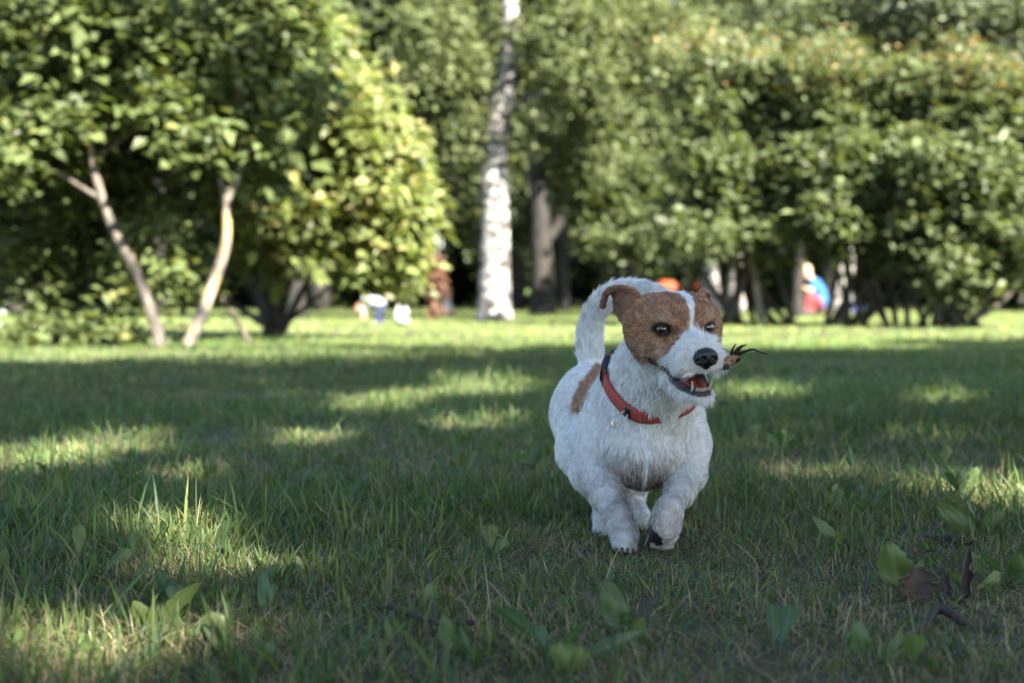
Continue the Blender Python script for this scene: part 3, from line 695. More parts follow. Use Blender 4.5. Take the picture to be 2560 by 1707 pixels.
    P = cloud([E_(1086, 690, d, 26, 48, .15, 60), E_(1084, 655, d, 14, 30, .10, 28), E_(1090, 745, d, 14, 36, .09, 34), E_(1078, 705, d, 24, 18, .12, 24), E_(1082, 780, d, 12, 16, .08, 16)], rng, twig=8, spread=.06)
    plant('dead_conifer', 'small rust-brown dead conifer between the sunlit shrub and the birch', 'conifer', B, [([B, W(1088, 740, d), W(1086, 640, d)], [.035, .026, .008], 7), ([W(1087, 760, d), W(1074, 715, d)], [.014, .006], 5), ([W(1088, 745, d), W(1104, 690, d)], [.014, .006], 5)],
          simple('dead_bark', (.16, .075, .05), rough=.9, noise=.4, scale=20), [leaves(P, .075, rng, (.15, .070, .046), (.23, .125, .085), up=.1, aspect=.3)], LEAF_DULL)
    # play houses
    wood = simple('play_wood', (.34, .22, .10), rough=.7, noise=.25, scale=8); orange = simple('play_roof', (.46, .095, .035), rough=.6, noise=.15, scale=5); blue = simple('play_window', (.09, .13, .19), rough=.2)
    def playhouse(u, d, label, S=.63):
        B = W(u, 770, d); o = empty('play_house', (B[0], B[1], 0)); tag(o, label, 'play house', None)
        x, y = B[0], B[1]; n = 10
        def put(name, c, f, mat, par, smooth=False): return link(name, mesh_np(name, np.asarray(c) * S + [x, y, 0], f, smooth=smooth), mat, par)
        for k in range(n):                       # upright boards round the hut
            a = 2 * np.pi * k / n + .3; c, f = box_np(0, 0, .42, .27, .04, .88)
            ca, sa = math.cos(a), math.sin(a); R_ = np.array([[-sa, ca, 0], [ca, sa, 0], [0, 0, 1]])
            put('board', c @ R_.T + [.46 * ca, .46 * sa, 0], f, wood, o)
        prof = [(.60, .80), (.58, .90), (.50, 1.02), (.34, 1.12), (.14, 1.17), (.0, 1.18)]
        co = np.array([[r * math.cos(t), r * math.sin(t), z] for r, z in prof for t in np.linspace(0, 2 * np.pi, 20, endpoint=False)])
        q = np.array([[i * 20 + j, i * 20 + (j + 1) % 20, (i + 1) * 20 + (j + 1) % 20, (i + 1) * 20 + j] for i in range(len(prof) - 1) for j in range(20)])
        put('roof', co, q, orange, o, True)
        c, f = box_np(.08, -.47, .60, .20, .03, .26); wn_ = put('window', c, f, blue, o)
        c, f = merge([box_np(.08, -.49, .745, .28, .03, .03), box_np(.08, -.49, .455, .28, .03, .03), box_np(-.035, -.49, .60, .03, .03, .26), box_np(.195, -.49, .60, .03, .03, .26)])
        put('frame', c, f, wood, wn_)
    playhouse(1668, 35.0, 'round wooden play house with an orange roof behind the thin dark trunk')
    playhouse(1768, 36.0, 'orange-roofed play house mostly hidden behind the sunlit birch trunk')
    # white marker stones and a can on the far left
    ws = simple('white_paint', (.48, .48, .47), rough=.7, noise=.15, scale=15)
    for u, d, hh, lab in ((6, 13.3, .21, 'short white painted marker post at the left of the shaded grey trunk'), (88, 13.8, .20, 'short white painted marker post at the right of the shaded grey trunk')):
        B = W(u, 824, d); prof = [(.062, -.02), (.062, .03), (.050, .04), (.048, hh - .04), (.055, hh - .035), (.052, hh - .012), (.030, hh), (0, hh + .003)]
        co = np.array([[B[0] + r * math.cos(t), B[1] + r * math.sin(t), z] for r, z in prof for t in np.linspace(0, 2 * np.pi, 14, endpoint=False)])
        q = np.array([[i * 14 + j, i * 14 + (j + 1) % 14, (i + 1) * 14 + (j + 1) % 14, (i + 1) * 14 + j] for i in range(len(prof) - 1) for j in range(14)])
        o = link('marker_post', mesh_np('marker_post', co, q), ws); tag(o, lab, 'post')
    B = W(230, 820, 14.2); o = empty('drink_can', (B[0], B[1], 0)); tag(o, 'red and white drink can standing in the grass under the far left shrub', 'can')
    def lathe(prof, x, y, n=14):
        co = np.array([[x + r * math.cos(t), y + r * math.sin(t), z] for r, z in prof for t in np.linspace(0, 2 * np.pi, n, endpoint=False)])
        return co, np.array([[i * n + j, i * n + (j + 1) % n, (i + 1) * n + (j + 1) % n, (i + 1) * n + j] for i in range(len(prof) - 1) for j in range(n)])
    c, q = lathe([(.030, .0), (.034, .008), (.034, .150), (.027, .162), (.027, .166), (0, .164)], B[0] + .03, B[1]); link('body', mesh_np('can', c, q), simple('can_red', (.50, .035, .035), rough=.3, noise=.1), o)
    c, q = lathe([(.0346, .055), (.0349, .058), (.0349, .098), (.0346, .101)], B[0] + .03, B[1]); link('band', mesh_np('band', c, q), ws, o)
build_far()
# ================================================================ weeds, dead leaves and twigs in the near grass
WEED = attr_mat('weed_leaf', rough=.40, transl=.38, spec=.45, tint=(1.2, 1.15, .6))
def leaf_sheet(L, Wd, bend, fold, teeth, rng, col, kind=0):
    """A broad leaf standing on the origin along +z, face towards -y."""
    nt, ns = 13, 7; co = []; cc = []
    ph = rng.uniform(0, 6.28)
    for i in range(nt):
        t = i / (nt - 1)
        if kind == 0: w = .08 + .92 * np.sin(np.pi * min(1, max(0, (t - .12) / .88)) ** .85) ** .8 * (1 if t > .12 else 0) if t > .12 else .08
        else: w = .10 + .9 * (np.clip((t - .15) / .85, 0, 1) ** 1.1) * np.sqrt(np.clip(1 - ((t - .68) / .34) ** 2, 0, 1)) * 1.25 if t > .15 else .10
        if i == nt - 1: w = .05
        for j in range(ns):
            s = j / (ns - 1) * 2 - 1
            ww = w * (1 + teeth * (.5 * math.sin(t * 34 + ph) + .3 * math.sin(t * 61)) * abs(s) ** 3)
            x = s * ww * Wd * .5
            y = bend * L * t * t + fold * abs(x) * (1.0) + .06 * Wd * math.sin(t * 9 + s * 2 + ph) - .05 * Wd * math.cos(s * 8)
            z = L * (t - .22 * abs(bend) * t * t)
            co.append((x, y, z)); v = .82 if abs(s) > .2 else 1.35
            k = math.exp(-((s / .16) ** 2)); cc.append(np.asarray(col) * (1 - .45 * k) + np.array([.20, .22, .10]) * .45 * k)
    q = [[i * ns + j, i * ns + j + 1, (i + 1) * ns + j + 1, (i + 1) * ns + j] for i in range(nt - 1) for j in range(ns - 1)]
    return mesh_np('weed_leaf', np.array(co), np.array(q), attrs={'col': np.clip(np.array(cc), 0, .8)})

def build_weeds():
    rng = np.random.default_rng(77)
    greens = [(.075, .135, .040), (.095, .150, .040), (.060, .120, .055), (.12, .165, .05)]
    def weed(x, y, lv, label, group=None, tone=0, fresh=True):
        o = empty('broadleaf_weed', (x, y, 0)); tag(o, label, 'weed', group)
        for ldx, lh, lw, yaw, tip in lv:
            me = leaf_sheet(math.hypot(ldx, lh), lw, tip, rng.uniform(.05, .3), rng.uniform(.05, .22), rng, np.array(greens[tone]) * rng.uniform(.85, 1.15), kind=int(rng.random() < .6))
            me.materials.append(WEED)
            l = bpy.data.objects.new('leaf', me); COL.objects.link(l); l.parent = o
            l.location = (rng.uniform(-.003, .003), rng.uniform(-.003, .003), -.002); l.rotation_euler = (0, math.atan2(ldx, lh), yaw)
        return o
    def px(u, vb, lv, label, tone=0):
        x, y = ground_xy(u, vb); s = y / FPX
        weed(x, y, [(a * s, h * s, w * s, rng.uniform(-.35, .35) if len(r) == 0 else r[0], rng.uniform(-.25, .25)) for a, h, w, *r in lv], label, tone=tone)
    px(530, 1655, [(-10, 130, 68, 0.1)], 'large round pale leaf standing in the sunlit dry grass', 3)
    px(662, 1548, [(-8, 132, 34), (26, 92, 27)], 'pair of dark upright leaves right of the large round pale leaf', 2)
    px(410, 1525, [(-18, 108, 38), (18, 82, 30), (-48, 62, 26)], 'three-leaved dark weed behind the large round pale leaf', 2)
    px(150, 1272, [(-6, 112, 38), (24, 132, 19)], 'weed with one broad and one tall narrow leaf by the left sun patch', 1)
    px(1222, 1402, [(-2, 96, 46), (32, 58, 30)], 'oval upright leaf with a smaller one in front of the dog\'s left', 1)
    px(1556, 1592, [(-36, 152, 68, .1), (18, 72, 28)], 'large dark oval leaf standing below the dog\'s paws', 0)
    px(2266, 1482, [(-46, 138, 82, .1), (12, 92, 44), (46, 88, 30)], 'large broad leaf with a lighter one beside the curled dead leaves', 1)
    px(2442, 1352, [(-50, 98, 50, -.2)], 'slanting sunlit leaf behind the soil clod', 3)
    px(2482, 1338, [(52, 62, 52, .3)], 'toothed leaf leaning right beside the soil clod', 1)
    px(1128, 1642, [(-20, 112, 42), (30, 62, 30)], 'two-leaved weed beside the forked twig', 0)
    px(1400, 1722, [(-6, 124, 70, .1), (58, 104, 58)], 'pair of broad leaves spreading at the lower edge of the lawn', 1)
    px(2292, 1695, [(0, 122, 66, 0)], 'single broad leaf below the curled dead leaves', 1)
    px(2182, 1662, [(-26, 122, 54)], 'dark slanting leaf left of the single broad leaf under the dead leaves', 0)
    px(1786, 1246, [(14, 62, 22, .1)], 'small lit leaf standing right of the dog\'s raised leg', 3)
    px(2570, 1470, [(-20, 110, 60)], 'broad leaf right of the curled dead leaves', 0)
    px(640, 1700, [(22, 100, 52), (-40, 70, 40)], 'dark spreading weed below the pair of upright leaves', 0)
    used = 0
    while used < 260:
        y = 1.12 * math.exp(rng.random() ** .9 * math.log(7.5)); x = rng.uniform(-1, 1) * (.36 * y * 1.08)
        if abs(x - .17) < .22 and 1.3 < y < 2.15: continue
        n = int(rng.integers(2, 6)); h0 = rng.uniform(.024, .052)
        weed(x, y, [(rng.normal(0, .6) * h0, h0 * rng.uniform(.6, 1.15), h0 * rng.uniform(.24, .42), rng.uniform(-1.4, 1.4), rng.uniform(-.5, .5)) for _ in range(n)], 'small broad-leaved weed among the grass of the lawn', 'small weeds in the lawn', tone=int(rng.integers(0, 4)))
        used += 1

def build_litter():
    rng = np.random.default_rng(91)
    dead = simple('dead_leaf', (.028, .018, .013), rough=.7, col2=(.065, .040, .026), scale=60)
    pale = simple('dead_leaf_back', (.13, .105, .09), rough=.8, noise=.4, scale=80)
    def curled(u, vb, wpx, hpx, roll, label, flip=1, rag=.25):
        x, y = ground_xy(u, vb); s = y / FPX; w, h = wpx * s, hpx * s; nt, ns = 15, 11; co = []
        for i in range(nt):
            t = i / (nt - 1)
            for j in range(ns):
                a = (j / (ns - 1) * 2 - 1)
                ww = math.sin(math.pi * (.12 + .84 * t)) ** .6 * (1 + rag * math.sin(t * 23 + 2 * np.sign(a)) * abs(a) + rag * .6 * rng.normal() * (abs(a) > .95))
                th = a * roll * (1 + .4 * t); R = w * .5 / max(roll, .3)
                co.append((x + flip * R * math.sin(th) * ww + .12 * h * t * t * flip, y - R * (1 - math.cos(th)) * ww + .15 * h * t, -.002 + h * t + .02 * h * math.sin(a * 4)))
        q = np.array([[i * ns + j, i * ns + j + 1, (i + 1) * ns + j + 1, (i + 1) * ns + j] for i in range(nt - 1) for j in range(ns - 1)])
        o = link('dead_leaf', mesh_np('dead_leaf', np.array(co), q), dead); tag(o, label, 'dead leaf')
        m = o.modifiers.new('thick', 'SOLIDIFY'); m.thickness = .0009
        o.data.materials.append(pale); m.material_offset = 1
    curled(2295, 1510, 95, 92, .9, 'round dark curled dead leaf standing in the grass beside the large broad leaf')
    curled(2372, 1498, 34, 80, 1.6, 'narrow rolled dead leaf between the round and the tall dead leaves', -1, .35)
    curled(2418, 1512, 40, 145, 1.8, 'tall twisted ribbon-like dead leaf', 1, .4)
    twig = simple('twig_bark', (.055, .038, .030), rough=.85, noise=.5, scale=120, bump=.4)
    def twigs(label, *paths):
        first = paths[0]; x, y = ground_xy(*first[0][:2]); o = empty('twig', (x, y, 0)); tag(o, label, 'twig')
        for k, (p0, p1, p2, r0, r1) in enumerate([(*p[:3], p[3], p[4]) for p in paths]):
            pts = []
            for u, v, z in (p0, p1, p2):
                g = ground_xy(u, v); pts.append((g[0], g[1], z))
            c, f = tube(smooth_path(pts, 12), np.linspace(r0, r1, 12), 7); c += (vnoise(c, .006, k) * .0007)[:, None]
            link('stem', mesh_np('twig', c, f), twig, o)
    twigs('forked dark twig lying in the grass left of the large dark oval leaf', [(970, 1545, .010), (1080, 1590, .012), (1185, 1605, .016), .0030, .0026], [(1088, 1590, .012), (1075, 1530, .024), (1052, 1470, .040), .0022, .0010])
    twigs('thin forked twig arching over the grass behind the curled dead leaves', [(2250, 1450, .015), (2310, 1410, .030), (2355, 1395, .036), .0022, .0014], [(2262, 1448, .017), (2340, 1440, .028), (2395, 1470, .020), .0018, .0008], [(2318, 1408, .030), (2360, 1420, .030), (2400, 1440, .024), .0014, .0006])
    twigs('thin twig slanting up through the grass under the dog\'s raised paw', [(1560, 1590, .008), (1630, 1560, .018), (1680, 1500, .040), .0022, .0010])
    twigs('thick bent brown twig below the curled dead leaves', [(2315, 1600, .006), (2350, 1570, .016), (2420, 1590, .010), .0050, .0040])
    # clod of soil and bits of bark
    def lump(u, v, r, sq, label, cat, name, col, seed):
        x, y = ground_xy(u, v); g = Field(r * .14); g.ell((x, y, r * .3), (r, r * .8, r * sq), k=.01)
        rr = np.random.default_rng(seed)
        for _ in range(6): g.ell(np.array([x, y, r * .3]) + rr.normal(size=3) * r * np.array([.6, .4, .25]), np.array([.45, .4, .35]) * r * rr.uniform(.7, 1.2), k=.004)
        co, q = g.mesh(); co += (vnoise(co, r * .25, seed) * r * .07)[:, None]
        o = link(name, mesh_np(name, co, q), simple(name + str(seed), col, rough=.95, noise=.6, scale=150, bump=.6)); tag(o, label, cat)
    lump(2385, 1372, .017, .7, 'dark clod of soil in the grass behind the curled dead leaves', 'clod', 'soil_clod', (.030, .024, .018), 3)
    lump(1112, 1232, .010, .35, 'small dark piece of bark in the grass left of the dog', 'bark', 'bark_piece', (.030, .018, .014), 4)
    lump(1342, 1222, .012, .5, 'small black clump in the grass beside the dog\'s hind leg', 'clod', 'soil_clod', (.012, .010, .010), 5)
    lump(1812, 1020, .020, .5, 'dark brown lump in the grass right of the dog\'s chest', 'clod', 'soil_clod', (.030, .018, .014), 6)
    # one yellow flower
    x, y = ground_xy(1016, 1000); o = empty('yellow_flower', (x, y, 0)); tag(o, 'single small yellow flower in the half-lit grass left of the dog', 'flower')
    c, f = tube([(x, y, -.002), (x + .002, y, .015), (x, y, .030)], .0009, 5); link('stem', mesh_np('flower_stem', c, f), simple('flower_green', (.08, .14, .04)), o)
    ym = simple('flower_yellow', (.62, .36, .03), rough=.5, noise=.2, scale=400)
    for k in range(6):
        a = k * math.pi / 3; ca, sa = math.cos(a), math.sin(a)
        co = np.array([[0, 0, .030], [.005 * ca - .0035 * sa, .005 * sa + .0035 * ca, .033], [.0095 * ca, .0095 * sa, .034], [.005 * ca + .0035 * sa, .005 * sa - .0035 * ca, .033]]) + [x, y, 0]
        link('petal', mesh_np('petal', co, np.array([[0, 1, 2, 3]])), ym, o)
build_weeds()
build_litter()
# ================================================================ the dog
def build_dog():
    root = empty('dog', (.165, 1.78, 0))
    tag(root, 'small white terrier with tan head running across the lawn with a stick in its mouth', 'dog')
    # ---- head frame: x towards the dog's left (right in view), y out along the muzzle, z up; millimetres, origin between the eyes
    yaw, pit, rol = .265, .045, -.033
    cy, sy, cp, sp, cr, sr = math.cos(yaw), math.sin(yaw), math.cos(pit), math.sin(pit), math.cos(rol), math.sin(rol)
    HR = np.array([[cy, -sy, 0], [sy, cy, 0], [0, 0, 1]]) @ np.array([[1, 0, 0], [0, cp, -sp], [0, sp, cp]]) @ np.array([[cr, 0, sr], [0, 1, 0], [-sr, 0, cr]]) @ np.diag([1, -1, 1.])
    HO = np.array([.1986, 1.6139, .2666])
    def HL(x, y, z): return HO + HR @ (np.array([x, y, z], float) * .001)
    def toH(P): return ((P - HO) @ HR) * 1000.0
    def axes(rx):                                  # head axes pitched by rx (nose down positive)
        c, s = math.cos(rx), math.sin(rx)
        return HR @ np.array([[1, 0, 0], [0, c, s], [0, -s, c]])
    mm = .001
    f = Field(.0018)
    # ---- trunk
    f.ell(W(1608, 1118, 1.795), (.054, .082, .053), k=.016, tag='chest')
    f.ell(W(1606, 1065, 1.815), (.052, .080, .046), k=.02, tag='chest')
    f.cone(W(1602, 1062, 1.84), W(1496, 1022, 2.00), .061, .047, k=.03, tag='body')
    f.ell(W(1472, 1008, 2.01), (.046, .060, .054), k=.03, tag='rump')
    f.cone(W(1600, 985, 1.83), W(1606, 1040, 1.80), .046, .052, k=.03, tag='chest')
    # neck
    f.cone(HL(0, -58, -14), W(1606, 985, 1.80), .037, .055, k=.022, tag='neck')
    f.cone(HL(0, -40, -40), W(1640, 1020, 1.755), .026, .044, k=.022, tag='neck')
    # ---- fore legs
    FR = [W(1518, 1035, 1.82), W(1502, 1110, 1.82), W(1496, 1184, 1.80), W(1519, 1242, 1.745), W(1547, 1298, 1.69), W(1560, 1335, 1.672), W(1563, 1362, 1.652)]
    f.chain(FR, [.034, .031, .0215, .0170, .0132, .0138, .0122], k=.016, tag='legFR')
    FL = [W(1698, 1045, 1.80), W(1712, 1115, 1.79), W(1719, 1182, 1.765), W(1698, 1230, 1.70), W(1672, 1274, 1.635), W(1662, 1318, 1.628), W(1656, 1348, 1.640)]
    f.chain(FL, [.033, .030, .0200, .0150, .0126, .0138, .0118], k=.016, tag='legFL')
    for i, du in enumerate((-17, -6, 6, 17)):      # toes
        f.cone(W(1561 + du, 1352, 1.655), W(1562 + du * 1.15, 1369, 1.642 + abs(du) * .0004), .0072, .0060, k=.003, tag='legFR')
        f.cone(W(1658 + du * 1.2, 1335, 1.628), W(1650 + du * 1.25, 1361 - abs(du) * .2, 1.636), .0070, .0060, k=.003, tag='legFL')
    # ---- hind legs
    f.chain([W(1454, 1045, 2.00), W(1452, 1130, 1.94), W(1472, 1185, 1.90)], [.042, .029, .022], k=.022, tag='thigh')
    f.chain([W(1472, 1185, 1.90), W(1510, 1250, 1.93), W(1515, 1292, 1.84), W(1512, 1318, 1.79)], [.022, .0135, .0120, .0130], k=.012, tag='legHR')
    f.chain([W(1535, 1070, 2.01), W(1585, 1150, 1.95), W(1592, 1190, 1.92)], [.042, .030, .022], k=.022, tag='thigh')
    f.chain([W(1592, 1190, 1.92), W(1580, 1245, 1.95), W(1594, 1288, 1.88), W(1602, 1304, 1.845)], [.022, .0135, .0120, .0130], k=.012, tag='legHL')
    # ---- tail
    TP = smooth_path([W(1478, 925, 2.02), W(1474, 860, 2.03), W(1478, 810, 2.03), W(1497, 765, 2.02), W(1530, 735, 2.01), W(1575, 722, 2.00), W(1625, 728, 1.98), W(1660, 744, 1.96)], 15)
    f.chain(list(TP), list(np.linspace(.0142, .0065, 15)), k=.010, tag='tail')
    # ---- head
    f.ell(HL(0, -45, 1), (.051, .050, .036), HR, k=.014, tag='skull')
    f.ell(HL(0, -17, 6), (.036, .026, .023), HR, k=.014, tag='skull')
    for s in (-1, 1):
        f.ell(HL(s * 24, -16, 13), (.012, .013, .009), HR, k=.012, tag='skull')
        f.ell(HL(s * 24, -50, 6), (.029, .040, .028), HR, k=.014, tag='skull')
        f.ell(HL(s * 32.5, -43, -12), (.020, .031, .025), HR, k=.014, tag='cheek')
        f.cone(HL(s * 25, -44, -30), HL(s * 21.5, -6, -35), .015, .012, k=.012, tag='cheek')
        f.cone(HL(s * 15, 8, -33), HL(s * 12, 38, -34), .0125, .0118, k=.010, tag='muzzle')
    f.cone(HL(0, 0, -27), HL(0, 37, -29), .0180, .0155, k=.012, tag='muzzle')
    f.cone(HL(0, -8, -13), HL(0, 39, -21), .0115, .0105, k=.012, tag='muzzle')
    f.cone(HL(0, -30, -48), HL(0, 8, -64), .022, .0145, k=.012, tag='jaw')
    for s in (-1, 1): f.chain([HL(s * 14, -12, -59), HL(s * 9.5, 20, -69), HL(s * 4.5, 36, -72)], [.0110, .0092, .0085], k=.008, tag='jaw')
    # mouth: open wedge between the jaws
    cavR = axes(.30)
    cav = dict(c=HL(0, 20, -53), r=np.array([.0285, .043, .0068]), R=cavR)
    f.ell(cav['c'], cav['r'], cavR, k=.003, sub=True, tag='mouth')
    f.ell(HL(0, 40, -55.5), (.013, .026, .0095), cavR, k=.003, sub=True, tag='mouth')
    for s in (-1, 1): f.chain([HL(s * 17, 26, -57), HL(s * 27, 6, -50.5), HL(s * 36.5, -19, -40)], [.0045, .0048, .0016], k=.003, tag='lips')
    for p in f.pr:
        if p['tag'] == 'lips': p['sub'] = True
    # eye sockets
    EYES = [HL(-26.5, -7.5, -1.5), HL(26.5, -7.5, -1.5)]
    tocam = unit(np.array([0, 0, CAMH]) - EYES[0])
    for s, e in zip((-1, 1), EYES):
        fd = unit(HR @ np.array([s * .42, .9, .06])); xd = unit(np.cross(HR @ np.array([0, 0, 1.]), fd)); zd = np.cross(fd, xd)
        th = -s * .10; xr = math.cos(th) * xd + math.sin(th) * zd; zr = np.cross(fd, xr)
        f.ell(e + fd * .0085 - zr * .0010, (.0102, .0085, .0053), np.stack([xr, fd, zr], 1), k=.0025, sub=True, tag='eye')
    # ---- ears: sheets sampled as small balls
    def ear(cl, wv, ww, tagname, n=30, r=.0017):
        C = smooth_path(cl, n); V = unit(smooth_path(wv, n)); Q = smooth_path(np.array(ww)[:, None], n)[:, 0]
        for i in range(n):
            m = max(3, int(Q[i] * 2 / .0030))
            for t in np.linspace(-1, 1, m):
                cup = (1 - t * t) * .003
                nb = unit(np.cross(V[i], C[min(i + 1, n - 1)] - C[max(i - 1, 0)]))
                p = C[i] + V[i] * Q[i] * t + nb * cup
                f.cone(p, p + 1e-5, r, r, k=.0022, tag=tagname)
    ear([W(1585, 790, 1.662), W(1566, 752, 1.664), W(1548, 728, 1.668), W(1528, 722, 1.672), W(1512, 736, 1.672), W(1505, 768, 1.668)],
        [(.55, -.55, .45), (.55, -.55, .50), (.30, -.85, .30), (.0, -1., .10), (-.15, -.97, .0), (-.2, -.95, -.05)],
        [.019, .0195, .0165, .0130, .0095, .0030], 'ear')
    ear([W(1748, 772, 1.668), W(1752, 748, 1.668), W(1755, 729, 1.674), W(1766, 735, 1.700), W(1772, 765, 1.715)],
        [(.8, -.5, -.35), (.8, -.5, -.35), (.75, -.6, -.3), (.7, -.7, 0), (.7, -.7, 0)],
        [.0080, .0058, .0016, .003, .002], 'ear2')
    co, q = f.mesh()
    N = vert_normals(co, q)
    C0 = W(1628, 935, 1.765); P1 = W(1642, 1012, 1.715); P2 = W(1533, 915, 1.775); P3 = W(1740, 930, 1.745)
    nrm = unit(np.cross(P3 - P1, P2 - P1)); nrm = nrm if nrm[2] > 0 else -nrm
    C0 = C0 - nrm * ((C0 - P1) @ nrm)
    # ---- regions, coat colour, coat length, lie of the coat
    tags = sorted({p['tag'] for p in f.pr if not p['sub']})
    D = {t: np.full(len(co), 1.0) for t in tags}
    for p in f.pr:
        if p['sub']: continue
        near = np.all((co > p['lo'] - .04) & (co < p['hi'] + .04), 1)
        if near.any(): D[p['tag']][near] = np.minimum(D[p['tag']][near], f.dist(p, co[near]))
    wgt = {t: np.exp(-np.clip(D[t], -.004, .2) / .005) for t in tags}
    tot = sum(wgt.values()) + 1e-9
    for t in tags: wgt[t] = wgt[t] / tot
    hp = toH(co); hx, hy, hz = hp.T
    def hv(x, y, z): return HR @ np.array([x, y, z], float)
    back = unit(W(1468, 1000, 2.0) - W(1606, 1000, 1.82)); dn = np.array([0, 0, -1.])
    flow = np.zeros_like(co); ln = np.zeros(len(co)); lift = np.zeros(len(co))
    def legdir(P): return unit(np.array(P[-2]) - np.array(P[1]))
    spec = {'chest': (unit(dn * .9 + back * .25), .0085, .14), 'body': (unit(back + dn * .35), .0052, .07), 'rump': (unit(back * .6 + dn * .8), .0052, .08),
            'neck': (unit(dn * .8 + back * .5), .0095, .22), 'legFR': (legdir(FR), .0050, .12), 'legFL': (legdir(FL), .0050, .12),
            'thigh': (unit(dn + back * .3), .0052, .08), 'legHR': (unit(dn), .006, .2), 'legHL': (unit(dn), .006, .2), 'tail': (None, .0110, .28),
            'skull': (hv(0, -1, .25), .0050, .18), 'cheek': (hv(0, -1, -.35), .0065, .20), 'muzzle': (None, .0135, .40), 'jaw': (hv(0, -.6, -.8), .0095, .32),
            'ear': (unit(W(1505, 768, 1.67) - W(1560, 745, 1.665)), .0020, .15), 'ear2': (hv(.1, -.8, -.2), .0032, .2)}
    tt = unit(np.gradient(TP, axis=0)); ti = np.argmin(((co[:, None, ::1] - TP[None]) ** 2).sum(-1), 1)
    for t in tags:
        d, L, lf = spec[t]
        if t == 'tail': v = tt[ti]
        elif t == 'muzzle':
            s = np.sign(hx)[:, None] * np.clip(np.abs(hx) / 9, 0, 1)[:, None]
            v = unit((-.55 * np.ones(len(co)))[:, None] * hv(0, 1, 0) + s * hv(1, 0, 0) * .9 + np.where(hz > -22, .30, -.8)[:, None] * hv(0, 0, 1))
        else: v = np.broadcast_to(d, co.shape)
        flow += wgt[t][:, None] * v; ln += wgt[t] * L; lift += wgt[t] * lf
    flow = unit(flow)
    n1, n2, n3 = vnoise(co, .012, 1), vnoise(co, .005, 2), vnoise(co, .03, 3)
    white = np.array([.86, .845, .81]); tan = np.array([.350, .185, .100]); dark = np.array([.085, .042, .026]); pale = np.array([.43, .31, .215])
    col = np.tile(white, (len(co), 1)) * (1 + .03 * n1)[:, None]
    def mixin(c, m): 
        nonlocal col
        m = np.clip(m, 0, 1)[:, None]; col = col * (1 - m) + np.asarray(c) * m
    def ss(a, b, x): t = np.clip((x - a) / (b - a), 0, 1); return t * t * (3 - 2 * t)
    head = wgt['skull'] + wgt['cheek'] + wgt['muzzle'] + wgt['jaw'] + wgt['ear'] + wgt['ear2'] + wgt['neck']
    # leg shading painted into the coat over its greyish roots, greyer towards the toes
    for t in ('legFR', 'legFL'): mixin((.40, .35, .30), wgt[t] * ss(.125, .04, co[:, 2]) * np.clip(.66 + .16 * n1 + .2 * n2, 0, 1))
    for t, sg in (('legFR', 1), ('legFL', -1)): mixin((.30, .255, .21), wgt[t] * ss(.1, .8, sg * N[:, 0]) * ss(.13, .08, co[:, 2]) * .55)  # inner leg sides: shade painted into the coat
    mixin((.25, .195, .155), wgt['chest'] * ss(.130, .078, co[:, 2]) * .92 * ss(.0012, .004, np.abs(co[:, 0] - W(1611, 1150, 1.75)[0])))  # lower chest: dirty coat and skin, with the shade beneath painted in
    # tan mask of the head
    edge = 4.2 * n2 + 2.2 * n1
    m = ss(-78, -66, hy + edge) * ss(-46, -36, hz + .30 * (hy + 40) + edge) * (head > .5)
    muz = ss(-4, 5, hy + edge * .6 - .30 * np.abs(hx) + np.clip(-hz - 10, 0, 40) * .62 - 12)      # white muzzle
    blaze_w = np.interp(hz, [-8, 4, 14, 26, 34, 44], [1.6, 1.0, 2.0, 4.8, 6.4, 6.0])
    blaze = ss(1.5, -1.0, np.abs(hx - np.interp(hz, [0, 15, 36], [1.0, 3.0, 9.0])) - blaze_w + .5 * n2) * ss(-62, -52, hy)
    mixin(tan * 1.0, m)
    mixin(pale, m * ss(2, -34, hz) * ss(16, 30, np.abs(hx)) * (.55 + .25 * n1))
    mixin(dark * 1.6, m * ss(9, 3, np.hypot(np.abs(hx) - 17, hz + 2)) * .7)
    mixin(pale * 1.2, m * ss(7, 3, np.hypot((np.abs(hx) - 27) * .7, hz - 14)) * .45)             # pale brow hairs
    mixin(white, m * np.clip(muz + blaze, 0, 1))
    e1 = np.clip(wgt['ear'] + wgt['ear2'], 0, 1)
    mixin(tan * .95, ss(.35, .7, e1))
    sb = ss(1590, 1510, 1280 + FPX * co[:, 0] / co[:, 1])
    mixin(dark * 1.2, wgt['ear'] * sb * .8)
    inner = (wgt['ear'] > .5) & ((N @ unit([-.6, -.5, -.6])) > .45)
    mixin((.30, .17, .13), inner * .6)
    # tan streak behind the shoulder
    L0 = np.array([W(1512, 898, 1.88), W(1492, 930, 1.86), W(1466, 962, 1.86), W(1449, 995, 1.87), W(1440, 1018, 1.88)])
    dd = np.full(len(co), 1.0)
    vd = unit(co - np.array([0, 0, CAMH])); s2 = vd / vd[:, 1:2]
    for a_, b_ in zip(L0[:-1], L0[1:]):             # the streak follows the flank: distance across the line of the ribs
        a2 = (a_ - [0, 0, CAMH]) / a_[1]; b2 = (b_ - [0, 0, CAMH]) / b_[1]; ab = b2 - a2
        t = np.clip(((s2 - a2) @ ab) / (ab @ ab), 0, 1); dd = np.minimum(dd, np.linalg.norm(s2 - a2 - t[:, None] * ab, axis=1) * 1.87)
    up = ((N * vd).sum(1) < .15) & (co[:, 1] > 1.77)
    mixin(tan * 1.1, ss(.0095, .0055, dd + .0015 * n2) * up * ((wgt['body'] + wgt['rump'] + wgt['chest'] + wgt['neck'] + wgt['legFR']) > .6))
    # bare skin: lips, gums, eyelids, paw pads
    sd_cav = np.min([f.dist(p, co) for p in f.pr if p['tag'] in ('mouth', 'lips')], 0)
    lower = wgt['jaw'] > .35
